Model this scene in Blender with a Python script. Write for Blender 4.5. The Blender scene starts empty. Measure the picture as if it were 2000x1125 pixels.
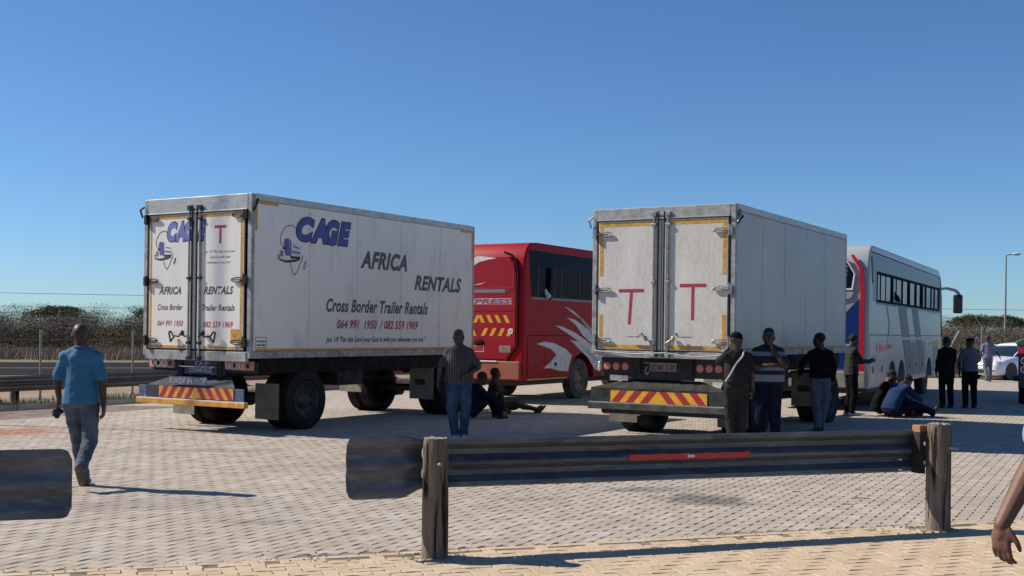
import bpy, bmesh, math, random
import numpy as np
from mathutils import Vector, Matrix
from mathutils.noise import noise as pnoise

S = bpy.context.scene
C = S.collection
PI = math.pi

# ------------------------------------------------------------------ camera, sky, sun, exposure
cam = bpy.data.cameras.new('camera')
cam.sensor_width = 36.0
cam.lens = 36.0 * 2250 / 2000
cam.shift_y = 82.5 / 2000
cam.clip_start = 0.1
cam.clip_end = 4000
camo = bpy.data.objects.new('camera', cam)
C.objects.link(camo)
camo.matrix_world = (Matrix.Translation((0, 0, 1.74)) @ Matrix.Rotation(PI / 2, 4, 'X')
                     @ Matrix.Rotation(0.0125, 4, 'Z'))
S.camera = camo

SUN_EL = 41.0
SDX, SDY = 0.975, -0.22          # horizontal travel direction of the light
W = bpy.data.worlds.new('World')
S.world = W
W.use_nodes = True
wn = W.node_tree.nodes
wl = W.node_tree.links
wn.clear()
sky = wn.new('ShaderNodeTexSky')
sky.sky_type = 'NISHITA'
sky.sun_disc = False
sky.sun_elevation = math.radians(SUN_EL)
sky.sun_rotation = math.atan2(-SDX, -SDY)
sky.altitude = 1000
sky.air_density = 1.0
sky.dust_density = 0.25
sky.ozone_density = 2.0
bg = wn.new('ShaderNodeBackground')
bg.inputs['Strength'].default_value = 0.05
wo = wn.new('ShaderNodeOutputWorld')
gain = wn.new('ShaderNodeMix')
gain.data_type = 'RGBA'; gain.blend_type = 'MULTIPLY'
gain.inputs[0].default_value = 1.0
gain.inputs[7].default_value = (.88, 1.28, 1.75, 1)
wl.new(sky.outputs[0], gain.inputs[6])
wl.new(gain.outputs[2], bg.inputs[0])
wl.new(bg.outputs[0], wo.inputs[0])

sun = bpy.data.lights.new('sun', 'SUN')
sun.energy = 5.0
sun.angle = math.radians(0.53)
sun.color = (1.0, 0.93, 0.83)
suno = bpy.data.objects.new('sun', sun)
C.objects.link(suno)
ce = math.cos(math.radians(SUN_EL))
suno.rotation_euler = Vector((SDX * ce, SDY * ce, -math.sin(math.radians(SUN_EL)))).to_track_quat('-Z', 'Y').to_euler()

S.view_settings.view_transform = 'Standard'
S.view_settings.look = 'None'
S.view_settings.gamma = 1
S.view_settings.exposure = 0.35
S.render.resolution_x = 1024
S.render.resolution_y = 576

# ------------------------------------------------------------------ materials
def lin(c):
    if len(c) == 3 and max(c) > 1.0:
        return tuple(((v / 255) / 12.92 if v / 255 <= 0.04045 else ((v / 255 + 0.055) / 1.055) ** 2.4) for v in c) + (1,)
    return tuple(c[:3]) + (1,)

def mat(name, col, rough=0.6, metal=0.0, col2=None, scale=3.0, lo=0.35, hi=0.65, detail=6, stretch=(1, 1, 1),
        bump=0.0, bscale=30.0, spec=0.5, coat=0.0, col3=None, scale3=1.0, lo3=0.5, hi3=0.7, rough2=None, alpha=None):
    m = bpy.data.materials.new(name)
    m.use_nodes = True
    nt = m.node_tree
    n, l = nt.nodes, nt.links
    b = n['Principled BSDF']
    b.inputs['Base Color'].default_value = lin(col)
    b.inputs['Roughness'].default_value = rough
    b.inputs['Metallic'].default_value = metal
    b.inputs['Specular IOR Level'].default_value = spec
    if coat:
        b.inputs['Coat Weight'].default_value = coat
        b.inputs['Coat Roughness'].default_value = 0.08
    tc = n.new('ShaderNodeTexCoord')
    mp = n.new('ShaderNodeMapping')
    mp.inputs['Scale'].default_value = stretch
    l.new(tc.outputs['Object'], mp.inputs[0])
    last = None
    if col2:
        nz = n.new('ShaderNodeTexNoise')
        nz.inputs['Scale'].default_value = scale
        nz.inputs['Detail'].default_value = detail
        nz.inputs['Roughness'].default_value = 0.62
        l.new(mp.outputs[0], nz.inputs['Vector'])
        mr = n.new('ShaderNodeMapRange')
        mr.inputs[1].default_value = lo
        mr.inputs[2].default_value = hi
        l.new(nz.outputs[0], mr.inputs[0])
        mx = n.new('ShaderNodeMix')
        mx.data_type = 'RGBA'
        mx.inputs[6].default_value = lin(col)
        mx.inputs[7].default_value = lin(col2)
        l.new(mr.outputs[0], mx.inputs[0])
        last = mx.outputs[2]
        if rough2 is not None:
            m2 = n.new('ShaderNodeMapRange')
            m2.inputs[3].default_value = rough
            m2.inputs[4].default_value = rough2
            l.new(mr.outputs[0], m2.inputs[0])
            l.new(m2.outputs[0], b.inputs['Roughness'])
    if col3:
        nz = n.new('ShaderNodeTexNoise')
        nz.inputs['Scale'].default_value = scale3
        nz.inputs['Detail'].default_value = 5
        l.new(mp.outputs[0], nz.inputs['Vector'])
        mr = n.new('ShaderNodeMapRange')
        mr.inputs[1].default_value = lo3
        mr.inputs[2].default_value = hi3
        l.new(nz.outputs[0], mr.inputs[0])
        mx = n.new('ShaderNodeMix')
        mx.data_type = 'RGBA'
        if last:
            l.new(last, mx.inputs[6])
        else:
            mx.inputs[6].default_value = lin(col)
        mx.inputs[7].default_value = lin(col3)
        l.new(mr.outputs[0], mx.inputs[0])
        last = mx.outputs[2]
    if last:
        l.new(last, b.inputs['Base Color'])
    if bump:
        nz = n.new('ShaderNodeTexNoise')
        nz.inputs['Scale'].default_value = bscale
        nz.inputs['Detail'].default_value = 4
        l.new(mp.outputs[0], nz.inputs['Vector'])
        bp = n.new('ShaderNodeBump')
        bp.inputs['Strength'].default_value = bump
        bp.inputs['Distance'].default_value = 0.01
        l.new(nz.outputs[0], bp.inputs['Height'])
        l.new(bp.outputs[0], b.inputs['Normal'])
    return m

M = {}
M['panel'] = mat('trailer_panel_paint', (.80, .74, .66), .42, col2=(.72, .67, .60), scale=1.1, col3=(.55, .51, .45), scale3=3.3, lo3=.55, hi3=.85, spec=.5, bump=.05, bscale=3, stretch=(1, 1, .35))
M['panel_b'] = mat('insulated_panel_paint', (.40, .385, .36), .38, col2=(.34, .33, .31), scale=.9, spec=.5, bump=.05, bscale=2.2)
M['door_paint'] = mat('door_paint', (.80, .75, .68), .32, col2=(.70, .66, .60), scale=2, stretch=(1, 1, .25), col3=(.38, .33, .28), scale3=3, lo3=.62, hi3=.8, bump=.06, bscale=3)
M['door_stipple'] = mat('stippled_door_panel', (.62, .58, .52), .5, col2=(.50, .47, .42), scale=34, stretch=(1, 1, .3), col3=(.72, .69, .64), scale3=1.6, lo3=.5, hi3=.75, bump=.2, bscale=60)
M['galv'] = mat('galvanised_steel', (.42, .41, .39), .5, .25, spec=.3, col2=(.24, .235, .22), scale=7, col3=(.18, .14, .10), scale3=3, lo3=.6, hi3=.75, rough2=.6, bump=.15, bscale=14)
M['alu'] = mat('brushed_aluminium', (.52, .51, .48), .38, .4, spec=.4, col2=(.36, .35, .33), scale=4, stretch=(1, 1, 5), rough2=.5, bump=.25, bscale=3)
M['steel'] = mat('hinge_steel', (.48, .48, .46), .38, .8, col2=(.2, .19, .18), scale=20)
M['darksteel'] = mat('dark_dirty_steel', (.014, .014, .014), .7, .1, spec=.25, col2=(.045, .04, .034), scale=6, bump=.2)
M['black'] = mat('black_plastic', (.014, .014, .015), .55)
M['gap'] = mat('seam_black', (.02, .02, .02), .9)
M['rubber'] = mat('tyre_rubber', (.012, .012, .012), .85, spec=.2, col2=(.028, .026, .023), scale=5, bump=.2, bscale=40)
M['dustrubber'] = mat('dusty_tyre_rubber', (.05, .045, .04), .9, col2=(.13, .11, .09), scale=4)
M['rim'] = mat('dark_wheel_steel', (.028, .027, .026), .6, .1, col2=(.06, .055, .05), scale=9)
M['rimd'] = mat('dusty_wheel_steel', (.16, .14, .12), .7, .1, col2=(.26, .22, .17), scale=6)
M['flap'] = mat('dusty_mud_flap', (.13, .115, .09), .85, col2=(.22, .19, .15), scale=5, lo=.3, hi=.7)
M['flapc'] = mat('cream_mud_flap', (.30, .27, .20), .8, col2=(.18, .16, .12), scale=5)
M['ytape'] = mat('yellow_reflective_tape', (.62, .32, .03), .4, col2=(.42, .2, .03), scale=9, col3=(.7, .4, .1), scale3=30)
M['yellow'] = mat('yellow_chevron', (.80, .42, .02), .35, col2=(.6, .3, .02), scale=9)
M['redc'] = mat('red_chevron', (.42, .02, .03), .4, col2=(.3, .02, .03), scale=9)
M['bluep'] = mat('worn_blue_paint', (.10, .13, .20), .6, .0, spec=.2, col2=(.07, .08, .13), scale=6, col3=(.3, .3, .32), scale3=9, lo3=.6, hi3=.7)
M['greyp'] = mat('grey_bumper_paint', (.05, .052, .046), .7, .0, spec=.2, col2=(.022, .022, .020), scale=7, bump=.2)
M['barg'] = mat('grey_bumper_bar', (.09, .10, .08), .6, .0, spec=.2, col2=(.04, .04, .035), scale=5)
M['bary'] = mat('yellow_bumper_bar', (.75, .36, .04), .45, col2=(.5, .22, .03), scale=7)
M['white'] = mat('white_paint', (.72, .72, .70), .5, col2=(.55, .54, .52), scale=8)
M['lampred'] = mat('red_lamp_lens', (.42, .05, .035), .2, coat=1, col2=(.62, .16, .08), scale=45)
M['lamppink'] = mat('faded_lamp_panel', (.42, .30, .25), .45, col2=(.3, .18, .15), scale=12)
M['lampclear'] = mat('clear_lamp_lens', (.7, .66, .6), .15, coat=1)
M['ink'] = mat('charcoal_lettering', (.055, .058, .06), .5, col2=(.09, .09, .09), scale=12)
M['inkblack'] = mat('black_lettering', (.02, .02, .022), .5)
M['inkred'] = mat('red_lettering', (.36, .03, .05), .5)
M['tred'] = mat('red_tape', (.42, .035, .06), .4, col2=(.33, .03, .05), scale=8)
M['cage'] = mat('blue_lettering', (.03, .045, .22), .45, col2=(.06, .08, .29), scale=9)
M['cagefade'] = mat('faded_blue_lettering', (.12, .15, .40), .4, col2=(.2, .22, .45), scale=9)
M['cagedark'] = mat('navy_outline', (.012, .014, .06), .5)
M['truckgrey'] = mat('emblem_grey', (.20, .20, .22), .5)
M['truckblue'] = mat('emblem_violet', (.09, .09, .33), .5)
M['redbus'] = mat('red_bus_paint', (.36, .006, .016), .45, spec=.12, coat=.04, col2=(.30, .008, .018), scale=1.5, col3=(.30, .10, .07), scale3=1.6, lo3=.66, hi3=.9)
M['redrear'] = mat('red_bus_rear_paint', (.34, .002, .008), .32, spec=.3, coat=.2, col2=(.27, .002, .008), scale=2)
M['dustred'] = mat('dusty_red_bumper', (.26, .09, .05), .75, col2=(.34, .03, .02), scale=1.8, lo=.4, hi=.7)
M['redtrim'] = mat('dark_red_trim', (.045, .006, .008), .8, spec=.1)
M['glass'] = mat('tinted_bus_glass', (.004, .010, .022), .15, spec=.03, col2=(.010, .016, .03), scale=1.2)
M['glassd'] = mat('open_window_dark', (.004, .004, .005), .9, spec=.02)
M['greytrim'] = mat('grey_window_trim', (.16, .18, .19), .5)
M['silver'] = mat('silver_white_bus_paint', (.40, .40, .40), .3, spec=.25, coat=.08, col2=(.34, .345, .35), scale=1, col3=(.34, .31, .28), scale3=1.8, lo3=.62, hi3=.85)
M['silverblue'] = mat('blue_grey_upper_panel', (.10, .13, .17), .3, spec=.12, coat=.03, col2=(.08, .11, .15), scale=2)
M['dusty'] = mat('dusty_lower_panel', (.27, .26, .25), .5, col2=(.22, .19, .16), scale=3, lo=.4, hi=.7)
M['stripe'] = mat('grey_diagonal_stripe', (.11, .135, .155), .4, spec=.15)
M['busblue'] = mat('deep_blue_panel', (.006, .03, .15), .3, coat=.5)
M['busred'] = mat('red_tail_strip', (.55, .01, .03), .3, coat=.5)
M['curtain'] = mat('pale_curtain_pane', (.42, .43, .44), .3, spec=.3, col2=(.24, .26, .28), scale=5, stretch=(1, 4, .4))
M['mirror'] = mat('mirror_housing', (.012, .02, .016), .4)
M['carwhite'] = mat('white_car_paint', (.78, .78, .78), .15, coat=1)
M['carglass'] = mat('car_glass', (.01, .02, .03), .04, spec=.9)
M['chrome'] = mat('bright_wheel_cover', (.6, .6, .6), .25, .8)
M['hlamp'] = mat('headlamp_glass', (.5, .52, .54), .08, coat=1)
M['green'] = mat('green_tarpaulin', (.05, .17, .10), .6, col2=(.03, .09, .06), scale=5)
M['navyv'] = mat('dark_navy_body', (.01, .012, .03), .4)
M['concrete'] = mat('concrete_kerb', (.36, .33, .29), .85, col2=(.25, .23, .2), scale=4, bump=.4)
M['wood'] = mat('weathered_timber', (.24, .19, .145), .9, spec=.2, col2=(.09, .068, .052), scale=16, stretch=(1, 1, .07), lo=.36, hi=.66, col3=(.018, .013, .010), scale3=19, lo3=.57, hi3=.62, bump=1.6, bscale=60)
M['woodend'] = mat('cracked_timber_end', (.36, .32, .27), .9, col2=(.13, .10, .08), scale=45, bump=1.0, bscale=60)
M['woodor'] = mat('orange_timber_block', (.36, .15, .06), .8, col2=(.18, .09, .05), scale=9, bump=.5)
M['railm'] = mat('weathered_guardrail_steel', (.115, .13, .145), .5, .35, col2=(.055, .06, .065), scale=3.5, stretch=(.5, .5, 2.2), lo=.38, hi=.72, col3=(.19, .20, .19), scale3=12, lo3=.54, hi3=.80, rough2=.65, bump=.12, bscale=20)
M['railf'] = mat('far_guardrail_steel', (.16, .16, .16), .55, .4, col2=(.09, .09, .09), scale=3)
M['redrefl'] = mat('red_reflector_strip', (.55, .012, .015), .3, coat=.6, col2=(.42, .01, .015), scale=7)
M['postg'] = mat('fence_post_steel', (.30, .29, .27), .6, .3, col2=(.2, .19, .18), scale=6)
M['wire'] = mat('fence_wire', (.22, .22, .22), .5, .5)
M['cable'] = mat('overhead_cable', (.05, .06, .07), .6)
M['asphalt'] = mat('old_asphalt', (.022, .022, .022), 1, spec=.02, col2=(.038, .035, .032), scale=1.2, bump=.3)
M['roadline'] = mat('white_road_paint', (.34, .32, .29), .9, spec=.1)
M['skin'] = mat('dark_brown_skin', (.030, .017, .012), .5, spec=.35, col2=(.07, .04, .028), scale=12, bump=.05, bscale=120)
M['skin2'] = mat('brown_skin', (.125, .054, .031), .6, col2=(.16, .072, .043), scale=14, bump=.12, bscale=150)
M['hair'] = mat('black_hair', (.008, .007, .007), .85, bump=.6, bscale=150)
M['eye'] = mat('eye_white', (.6, .58, .55), .3)
M['lip'] = mat('lips', (.10, .04, .035), .4)

# ------------------------------------------------------------------ mesh helpers
class MB:
    def __init__(s):
        s.v = []; s.f = []
    def add(s, vs, fs):
        o = len(s.v)
        s.v += [tuple(p) for p in vs]
        s.f += [tuple(i + o for i in f) for f in fs]
        return s
    def box(s, x0, x1, y0, y1, z0, z1):
        x0, x1 = min(x0, x1), max(x0, x1); y0, y1 = min(y0, y1), max(y0, y1); z0, z1 = min(z0, z1), max(z0, z1)
        vs = [(x, y, z) for x in (x0, x1) for y in (y0, y1) for z in (z0, z1)]
        return s.add(vs, [(0, 1, 3, 2), (4, 6, 7, 5), (0, 4, 5, 1), (2, 3, 7, 6), (0, 2, 6, 4), (1, 5, 7, 3)])
    def prism(s, poly, axis, a, b):
        """poly: list of 2D points extruded along axis from a to b. x:(y,z) y:(x,z) z:(x,y)"""
        def P(p, t):
            return {'x': (t, p[0], p[1]), 'y': (p[0], t, p[1]), 'z': (p[0], p[1], t)}[axis]
        n = len(poly)
        vs = [P(p, a) for p in poly] + [P(p, b) for p in poly]
        fs = [tuple(range(n))[::-1], tuple(range(n, 2 * n))] + [(i, (i + 1) % n, n + (i + 1) % n, n + i) for i in range(n)]
        return s.add(vs, fs)
    def cap(s, a, b, ra, rb, n=10, k=3):
        a, b = Vector(a), Vector(b)
        d = b - a
        L = d.length
        if L < 1e-6:
            d = Vector((0, 0, 1)); L = 1e-6
        d.normalize()
        u = d.orthogonal().normalized(); w = d.cross(u)
        rings = []
        for i in range(k + 1):
            t = PI / 2 * i / k
            rings.append((a - d * ra * math.cos(t), ra * math.sin(t)))
        for i in range(k + 1):
            t = PI / 2 * (1 - i / k)
            rings.append((b + d * rb * math.cos(t), rb * math.sin(t)))
        rings = rings[1:-1]
        vs = [a - d * ra]
        for c, r in rings:
            for j in range(n):
                q = 2 * PI * j / n
                vs.append(c + u * r * math.cos(q) + w * r * math.sin(q))
        vs.append(b + d * rb)
        fs = [(0, 1 + (j + 1) % n, 1 + j) for j in range(n)]
        for i in range(len(rings) - 1):
            o = 1 + i * n
            fs += [(o + j, o + (j + 1) % n, o + n + (j + 1) % n, o + n + j) for j in range(n)]
        o = 1 + (len(rings) - 1) * n
        e = len(vs) - 1
        fs += [(o + j, o + (j + 1) % n, e) for j in range(n)]
        return s.add(vs, fs)
    def ell(s, c, r, mtx=None, n=14, k=9):
        vs = []; fs = []
        c = Vector(c)
        R = mtx.to_3x3() if mtx else Matrix.Identity(3)
        vs.append(c + R @ Vector((0, 0, -r[2])))
        for i in range(1, k):
            t = PI * i / k
            for j in range(n):
                q = 2 * PI * j / n
                vs.append(c + R @ Vector((r[0] * math.sin(t) * math.cos(q), r[1] * math.sin(t) * math.sin(q), -r[2] * math.cos(t))))
        vs.append(c + R @ Vector((0, 0, r[2])))
        fs += [(0, 1 + (j + 1) % n, 1 + j) for j in range(n)]
        for i in range(k - 2):
            o = 1 + i * n
            fs += [(o + j, o + (j + 1) % n, o + n + (j + 1) % n, o + n + j) for j in range(n)]
        o = 1 + (k - 2) * n
        fs += [(o + j, o + (j + 1) % n, len(vs) - 1) for j in range(n)]
        return s.add(vs, fs)
    def cyl(s, a, b, ra, rb=None, n=12):
        rb = ra if rb is None else rb
        a, b = Vector(a), Vector(b)
        d = (b - a).normalized()
        u = d.orthogonal().normalized(); w = d.cross(u)
        vs = [a + (u * math.cos(2 * PI * j / n) + w * math.sin(2 * PI * j / n)) * ra for j in range(n)]
        vs += [b + (u * math.cos(2 * PI * j / n) + w * math.sin(2 * PI * j / n)) * rb for j in range(n)]
        fs = [(j, (j + 1) % n, n + (j + 1) % n, n + j) for j in range(n)] + [tuple(range(n))[::-1], tuple(range(n, 2 * n))]
        return s.add(vs, fs)
    def tube(s, pts, r, n=6):
        for p, q in zip(pts[:-1], pts[1:]):
            s.cyl(p, q, r, r, n)
        return s
    def lathe(s, prof, axis='x', n=32, off=(0, 0, 0)):
        """prof: list of (t along axis, radius); open profile revolved"""
        vs = []
        for t, r in prof:
            for j in range(n):
                q = 2 * PI * j / n
                c_, s_ = r * math.cos(q), r * math.sin(q)
                p = {'x': (t, c_, s_), 'y': (c_, t, s_), 'z': (c_, s_, t)}[axis]
                vs.append((p[0] + off[0], p[1] + off[1], p[2] + off[2]))
        fs = []
        for i in range(len(prof) - 1):
            o = i * n
            fs += [(o + j, o + (j + 1) % n, o + n + (j + 1) % n, o + n + j) for j in range(n)]
        return s.add(vs, fs)
    def loft(s, rings):
        n = len(rings[0]); vs = []; fs = []
        for r in rings:
            vs += r
        for i in range(len(rings) - 1):
            o = i * n
            fs += [(o + j, o + (j + 1) % n, o + n + (j + 1) % n, o + n + j) for j in range(n)]
        fs += [tuple(range(n))[::-1], tuple(range((len(rings) - 1) * n, len(rings) * n))]
        return s.add(vs, fs)
    def mesh(s, name, m=None, smooth=False, bevel=0, segs=2):
        me = bpy.data.meshes.new(name)
        me.from_pydata(s.v, [], s.f)
        bm = bmesh.new(); bm.from_mesh(me)
        bmesh.ops.recalc_face_normals(bm, faces=bm.faces)
        if bevel:
            es = [e for e in bm.edges if len(e.link_faces) == 2 and e.calc_face_angle(0) > 0.5]
            bmesh.ops.bevel(bm, geom=es, offset=bevel, segments=segs, affect='EDGES', profile=0.5, clamp_overlap=True)
        bm.to_mesh(me); bm.free()
        if smooth:
            me.polygons.foreach_set('use_smooth', [True] * len(me.polygons))
            if smooth != 'all':
                me.set_sharp_from_angle(angle=math.radians(38))
        if m:
            me.materials.append(m)
        return me
    def build(s, name, m, parent=None, smooth=False, bevel=0, loc=None, rot=None, segs=2):
        return put(name, s.mesh(name, m, smooth, bevel, segs), parent, loc, rot)

def put(name, me, parent=None, loc=None, rot=None):
    o = bpy.data.objects.new(name, me)
    C.objects.link(o)
    if parent is not None:
        o.parent = parent
    if loc is not None:
        o.location = loc
    if rot is not None:
        o.rotation_euler = rot
    return o

def tag(o, label, cat, group=None):
    o['label'] = label; o['category'] = cat
    if group:
        o['group'] = group
    return o

def thing(name, label, cat, loc=(0, 0, 0), rz=0, group=None):
    o = bpy.data.objects.new(name, None)
    C.objects.link(o)
    o.empty_display_size = 0.2
    o.location = loc; o.rotation_euler = (0, 0, rz)
    return tag(o, label, cat, group)

def struct(o, kind='structure'):
    o['kind'] = kind
    return o

def textmesh(txt, m, shear=0.25, weight=0.02, lean=0):
    cu = bpy.data.curves.new('lettering', 'FONT')
    cu.body = txt; cu.size = 1; cu.shear = shear; cu.offset = weight; cu.resolution_u = 4; cu.space_character = 1 + weight * 1.8
    o = bpy.data.objects.new('tmp', cu)
    C.objects.link(o)
    dg = bpy.context.evaluated_depsgraph_get()
    me = bpy.data.meshes.new_from_object(o.evaluated_get(dg))
    bpy.data.objects.remove(o)
    me.materials.clear(); me.materials.append(m)
    return me

def lettering(txt, m, parent, plane, off, a0, a1, z0, z1, shear=0.25, weight=0.02, name='lettering', drop=0.0):
    """fit text to the rectangle a0..a1 x z0..z1 on the rear ('rear', y=-off) or right side ('side', x=off)"""
    me = textmesh(txt, m, shear, weight)
    co = np.array([v.co for v in me.vertices])
    mn, mx = co.min(0), co.max(0)
    for v in me.vertices:
        u = (v.co.x - mn[0]) / (mx[0] - mn[0]); t = (v.co.y - mn[1]) / (mx[1] - mn[1])
        a = a0 + u * (a1 - a0); z = z0 + t * (z1 - z0) - drop * u
        if plane == 'rear':
            v.co = (a, off, z)
        else:
            v.co = (off, a, z)
    return put(name, me, parent)

def flat(name, polys, m, parent, plane, off, th=0.0015, split=False):
    if split:
        for p in polys:
            flat(name, [p], m, parent, plane, off, th)
        return
    mb = MB()
    for p in polys:
        if plane == 'rear':
            mb.prism(p, 'y', off, off - th)
        else:
            mb.prism(p, 'x', off, off + th)
    return mb.build(name, m, parent)

def strokes(parent, plane, off, a0, a1, z0, z1, rows, m, seed=1):
    rg_ = random.Random(seed); pol = []
    h = (z1 - z0) / rows
    for k in range(rows):
        a = a0
        while a < a1 - .01:
            w_ = rg_.uniform(.012, .035)
            b = min(a + w_, a1)
            pol.append([(a, z0 + k * h + h * .2), (b, z0 + k * h + h * .2), (b, z0 + k * h + h * .7), (a, z0 + k * h + h * .7)])
            a = b + .008
    o = flat('small_print', pol, m, parent, plane, off, .0008)
    o['kind'] = 'stuff'
    return o

def ribbon(pts, w):
    """2D polyline to quads"""
    out = []
    for p, q in zip(pts[:-1], pts[1:]):
        d = Vector((q[0] - p[0], q[1] - p[1])); 
        if d.length < 1e-6: continue
        d.normalize(); n = Vector((-d.y, d.x)) * w / 2; e = d * w * .3
        out.append([(p[0] - e.x + n.x, p[1] - e.y + n.y), (p[0] - e.x - n.x, p[1] - e.y - n.y), (q[0] + e.x - n.x, q[1] + e.y - n.y), (q[0] + e.x + n.x, q[1] + e.y + n.y)])
    return out

# ------------------------------------------------------------------ ground
KERB = [(-19, 9.5), (-14, 17), (-10.2, 23), (-8.3, 25.95), (-5.15, 32.2), (-3.0, 36.5), (0.5, 40.6), (6, 43.9), (18.2, 47.6), (40, 53.5)]

def offset_line(pts, d):
    out = []
    for i, p in enumerate(pts):
        a = Vector(pts[max(i - 1, 0)]); b = Vector(pts[min(i + 1, len(pts) - 1)])
        t = (b - a).normalized(); n = Vector((-t.y, t.x))
        out.append((p[0] + n.x * d, p[1] + n.y * d))
    return out

M['sand'] = mat('sandy_ground', (.34, .25, .185), 1, spec=.05, col2=(.24, .175, .13), scale=.35, lo=.35, hi=.65, col3=(.16, .14, .08), scale3=.06, lo3=.45, hi3=.6, bump=.4, bscale=3)
g = MB()
R_ = 1800
g.add([(-R_, -40, -.05), (R_, -40, -.05), (R_, R_, -.05), (-R_, R_, -.05)], [(0, 1, 2, 3)])
struct(g.build('ground', M['sand']))

# paver materials ---------------------------------------------------------------
def paver_mat(name, base, c2, joint, is_base=False, yard=True):
    m = bpy.data.materials.new(name)
    m.use_nodes = True
    n, l = m.node_tree.nodes, m.node_tree.links
    b = n['Principled BSDF']
    b.inputs['Roughness'].default_value = .88
    b.inputs['Specular IOR Level'].default_value = .25
    geo = n.new('ShaderNodeNewGeometry')
    at = n.new('ShaderNodeAttribute'); at.attribute_name = 'rnd'
    oi = n.new('ShaderNodeObjectInfo')
    ad = n.new('ShaderNodeMath'); ad.operation = 'ADD'
    l.new(at.outputs['Fac'], ad.inputs[0]); l.new(oi.outputs['Random'], ad.inputs[1])
    fr = n.new('ShaderNodeMath'); fr.operation = 'FRACT'
    l.new(ad.outputs[0], fr.inputs[0])
    def noise(sc, det=5, vec=None, rough=.6):
        z = n.new('ShaderNodeTexNoise'); z.inputs['Scale'].default_value = sc; z.inputs['Detail'].default_value = det
        z.inputs['Roughness'].default_value = rough
        l.new(vec or geo.outputs['Position'], z.inputs['Vector'])
        return z.outputs[0]
    def mr(v, a, c_, d=0, e=1):
        z = n.new('ShaderNodeMapRange')
        for i, q in enumerate((a, c_, d, e)):
            z.inputs[i + 1].default_value = q
        l.new(v, z.inputs[0]); return z.outputs[0]
    def mix(fac, a, c_):
        z = n.new('ShaderNodeMix'); z.data_type = 'RGBA'
        if isinstance(fac, float): z.inputs[0].default_value = fac
        else: l.new(fac, z.inputs[0])
        for i, q in ((6, a), (7, c_)):
            if isinstance(q, tuple): z.inputs[i].default_value = lin(q)
            else: l.new(q, z.inputs[i])
        return z.outputs[2]
    col = mix(fr.outputs[0], base, c2)
    col = mix(mr(noise(.55, 4), .35, .7), col, tuple(v * .82 for v in base))
    col = mix(mr(noise(3.2, 6), .45, .8), col, (.52, .47, .42) if yard else (.58, .47, .33))
    col = mix(mr(noise(90, 3), .5, .9, 0, .5), col, tuple(v * .55 for v in base))
    if yard:
        # reddish soil patches and oil stains with their own outline
        def blob(cx, cy, rx, ry, ang, colr, amt, ns=2.2):
            mp = n.new('ShaderNodeMapping'); mp.vector_type = 'TEXTURE'
            mp.inputs['Location'].default_value = (cx, cy, 0); mp.inputs['Rotation'].default_value = (0, 0, ang)
            mp.inputs['Scale'].default_value = (rx, ry, 1)
            l.new(geo.outputs['Position'], mp.inputs[0])
            sp = n.new('ShaderNodeSeparateXYZ'); l.new(mp.outputs[0], sp.inputs[0])
            cb = n.new('ShaderNodeCombineXYZ'); l.new(sp.outputs[0], cb.inputs[0]); l.new(sp.outputs[1], cb.inputs[1])
            ln = n.new('ShaderNodeVectorMath'); ln.operation = 'LENGTH'; l.new(cb.outputs[0], ln.inputs[0])
            s2 = n.new('ShaderNodeMath'); s2.operation = 'SUBTRACT'
            l.new(ln.outputs['Value'], s2.inputs[0]); l.new(mr(noise(ns, 5), .2, .8, -.2, 1.0), s2.inputs[1])
            return mix(mr(s2.outputs[0], .7, .0, 0, amt), col, colr)
        col = blob(-8.2, 18.6, 1.3, .8, 0, (.36, .14, .08), .8)
        col = blob(2.05, 12.0, .62, .5, -.5, (.08, .075, .07), .75, 5)
        col = blob(1.5, 12.75, .55, .3, .1, (.10, .09, .085), .55, 6)
        col = blob(0.15, 11.9, .4, .25, .1, (.12, .11, .1), .35, 6)
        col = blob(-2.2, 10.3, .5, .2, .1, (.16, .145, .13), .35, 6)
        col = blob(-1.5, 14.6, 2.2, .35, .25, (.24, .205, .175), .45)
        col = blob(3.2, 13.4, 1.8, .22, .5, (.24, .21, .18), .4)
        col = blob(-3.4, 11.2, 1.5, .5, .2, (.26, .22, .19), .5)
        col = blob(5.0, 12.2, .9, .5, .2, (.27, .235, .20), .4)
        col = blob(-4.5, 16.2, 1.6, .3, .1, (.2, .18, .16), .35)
    if is_base:
        # beyond the modelled pavers the joints are only fine lines
        mp = n.new('ShaderNodeMapping'); mp.inputs['Rotation'].default_value = (0, 0, -(PI / 2 - .49))
        l.new(geo.outputs['Position'], mp.inputs[0])
        br = n.new('ShaderNodeTexBrick')
        br.inputs['Scale'].default_value = 1; br.inputs['Mortar Size'].default_value = .006
        br.inputs['Brick Width'].default_value = .22; br.inputs['Row Height'].default_value = .11
        l.new(mp.outputs[0], br.inputs['Vector'])
        col = mix(mr(br.outputs['Fac'], 0, 1, 0, .5), col, joint)
        l.new(col, b.inputs['Base Color'])
    else:
        l.new(col, b.inputs['Base Color'])
    bp = n.new('ShaderNodeBump'); bp.inputs['Strength'].default_value = .35; bp.inputs['Distance'].default_value = .004
    l.new(noise(60, 4), bp.inputs['Height']); l.new(bp.outputs[0], b.inputs['Normal'])
    return m

GB, GC = (.42, .352, .275), (.35, .297, .238)
TB, TC = (.54, .41, .27), (.46, .35, .23)
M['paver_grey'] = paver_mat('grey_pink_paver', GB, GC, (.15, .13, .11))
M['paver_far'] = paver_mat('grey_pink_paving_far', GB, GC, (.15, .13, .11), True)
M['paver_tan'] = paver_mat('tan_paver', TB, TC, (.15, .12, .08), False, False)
M['joint'] = mat('joint_sand', (.25, .205, .165), 1, spec=.05, col2=(.14, .115, .095), scale=3)

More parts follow.
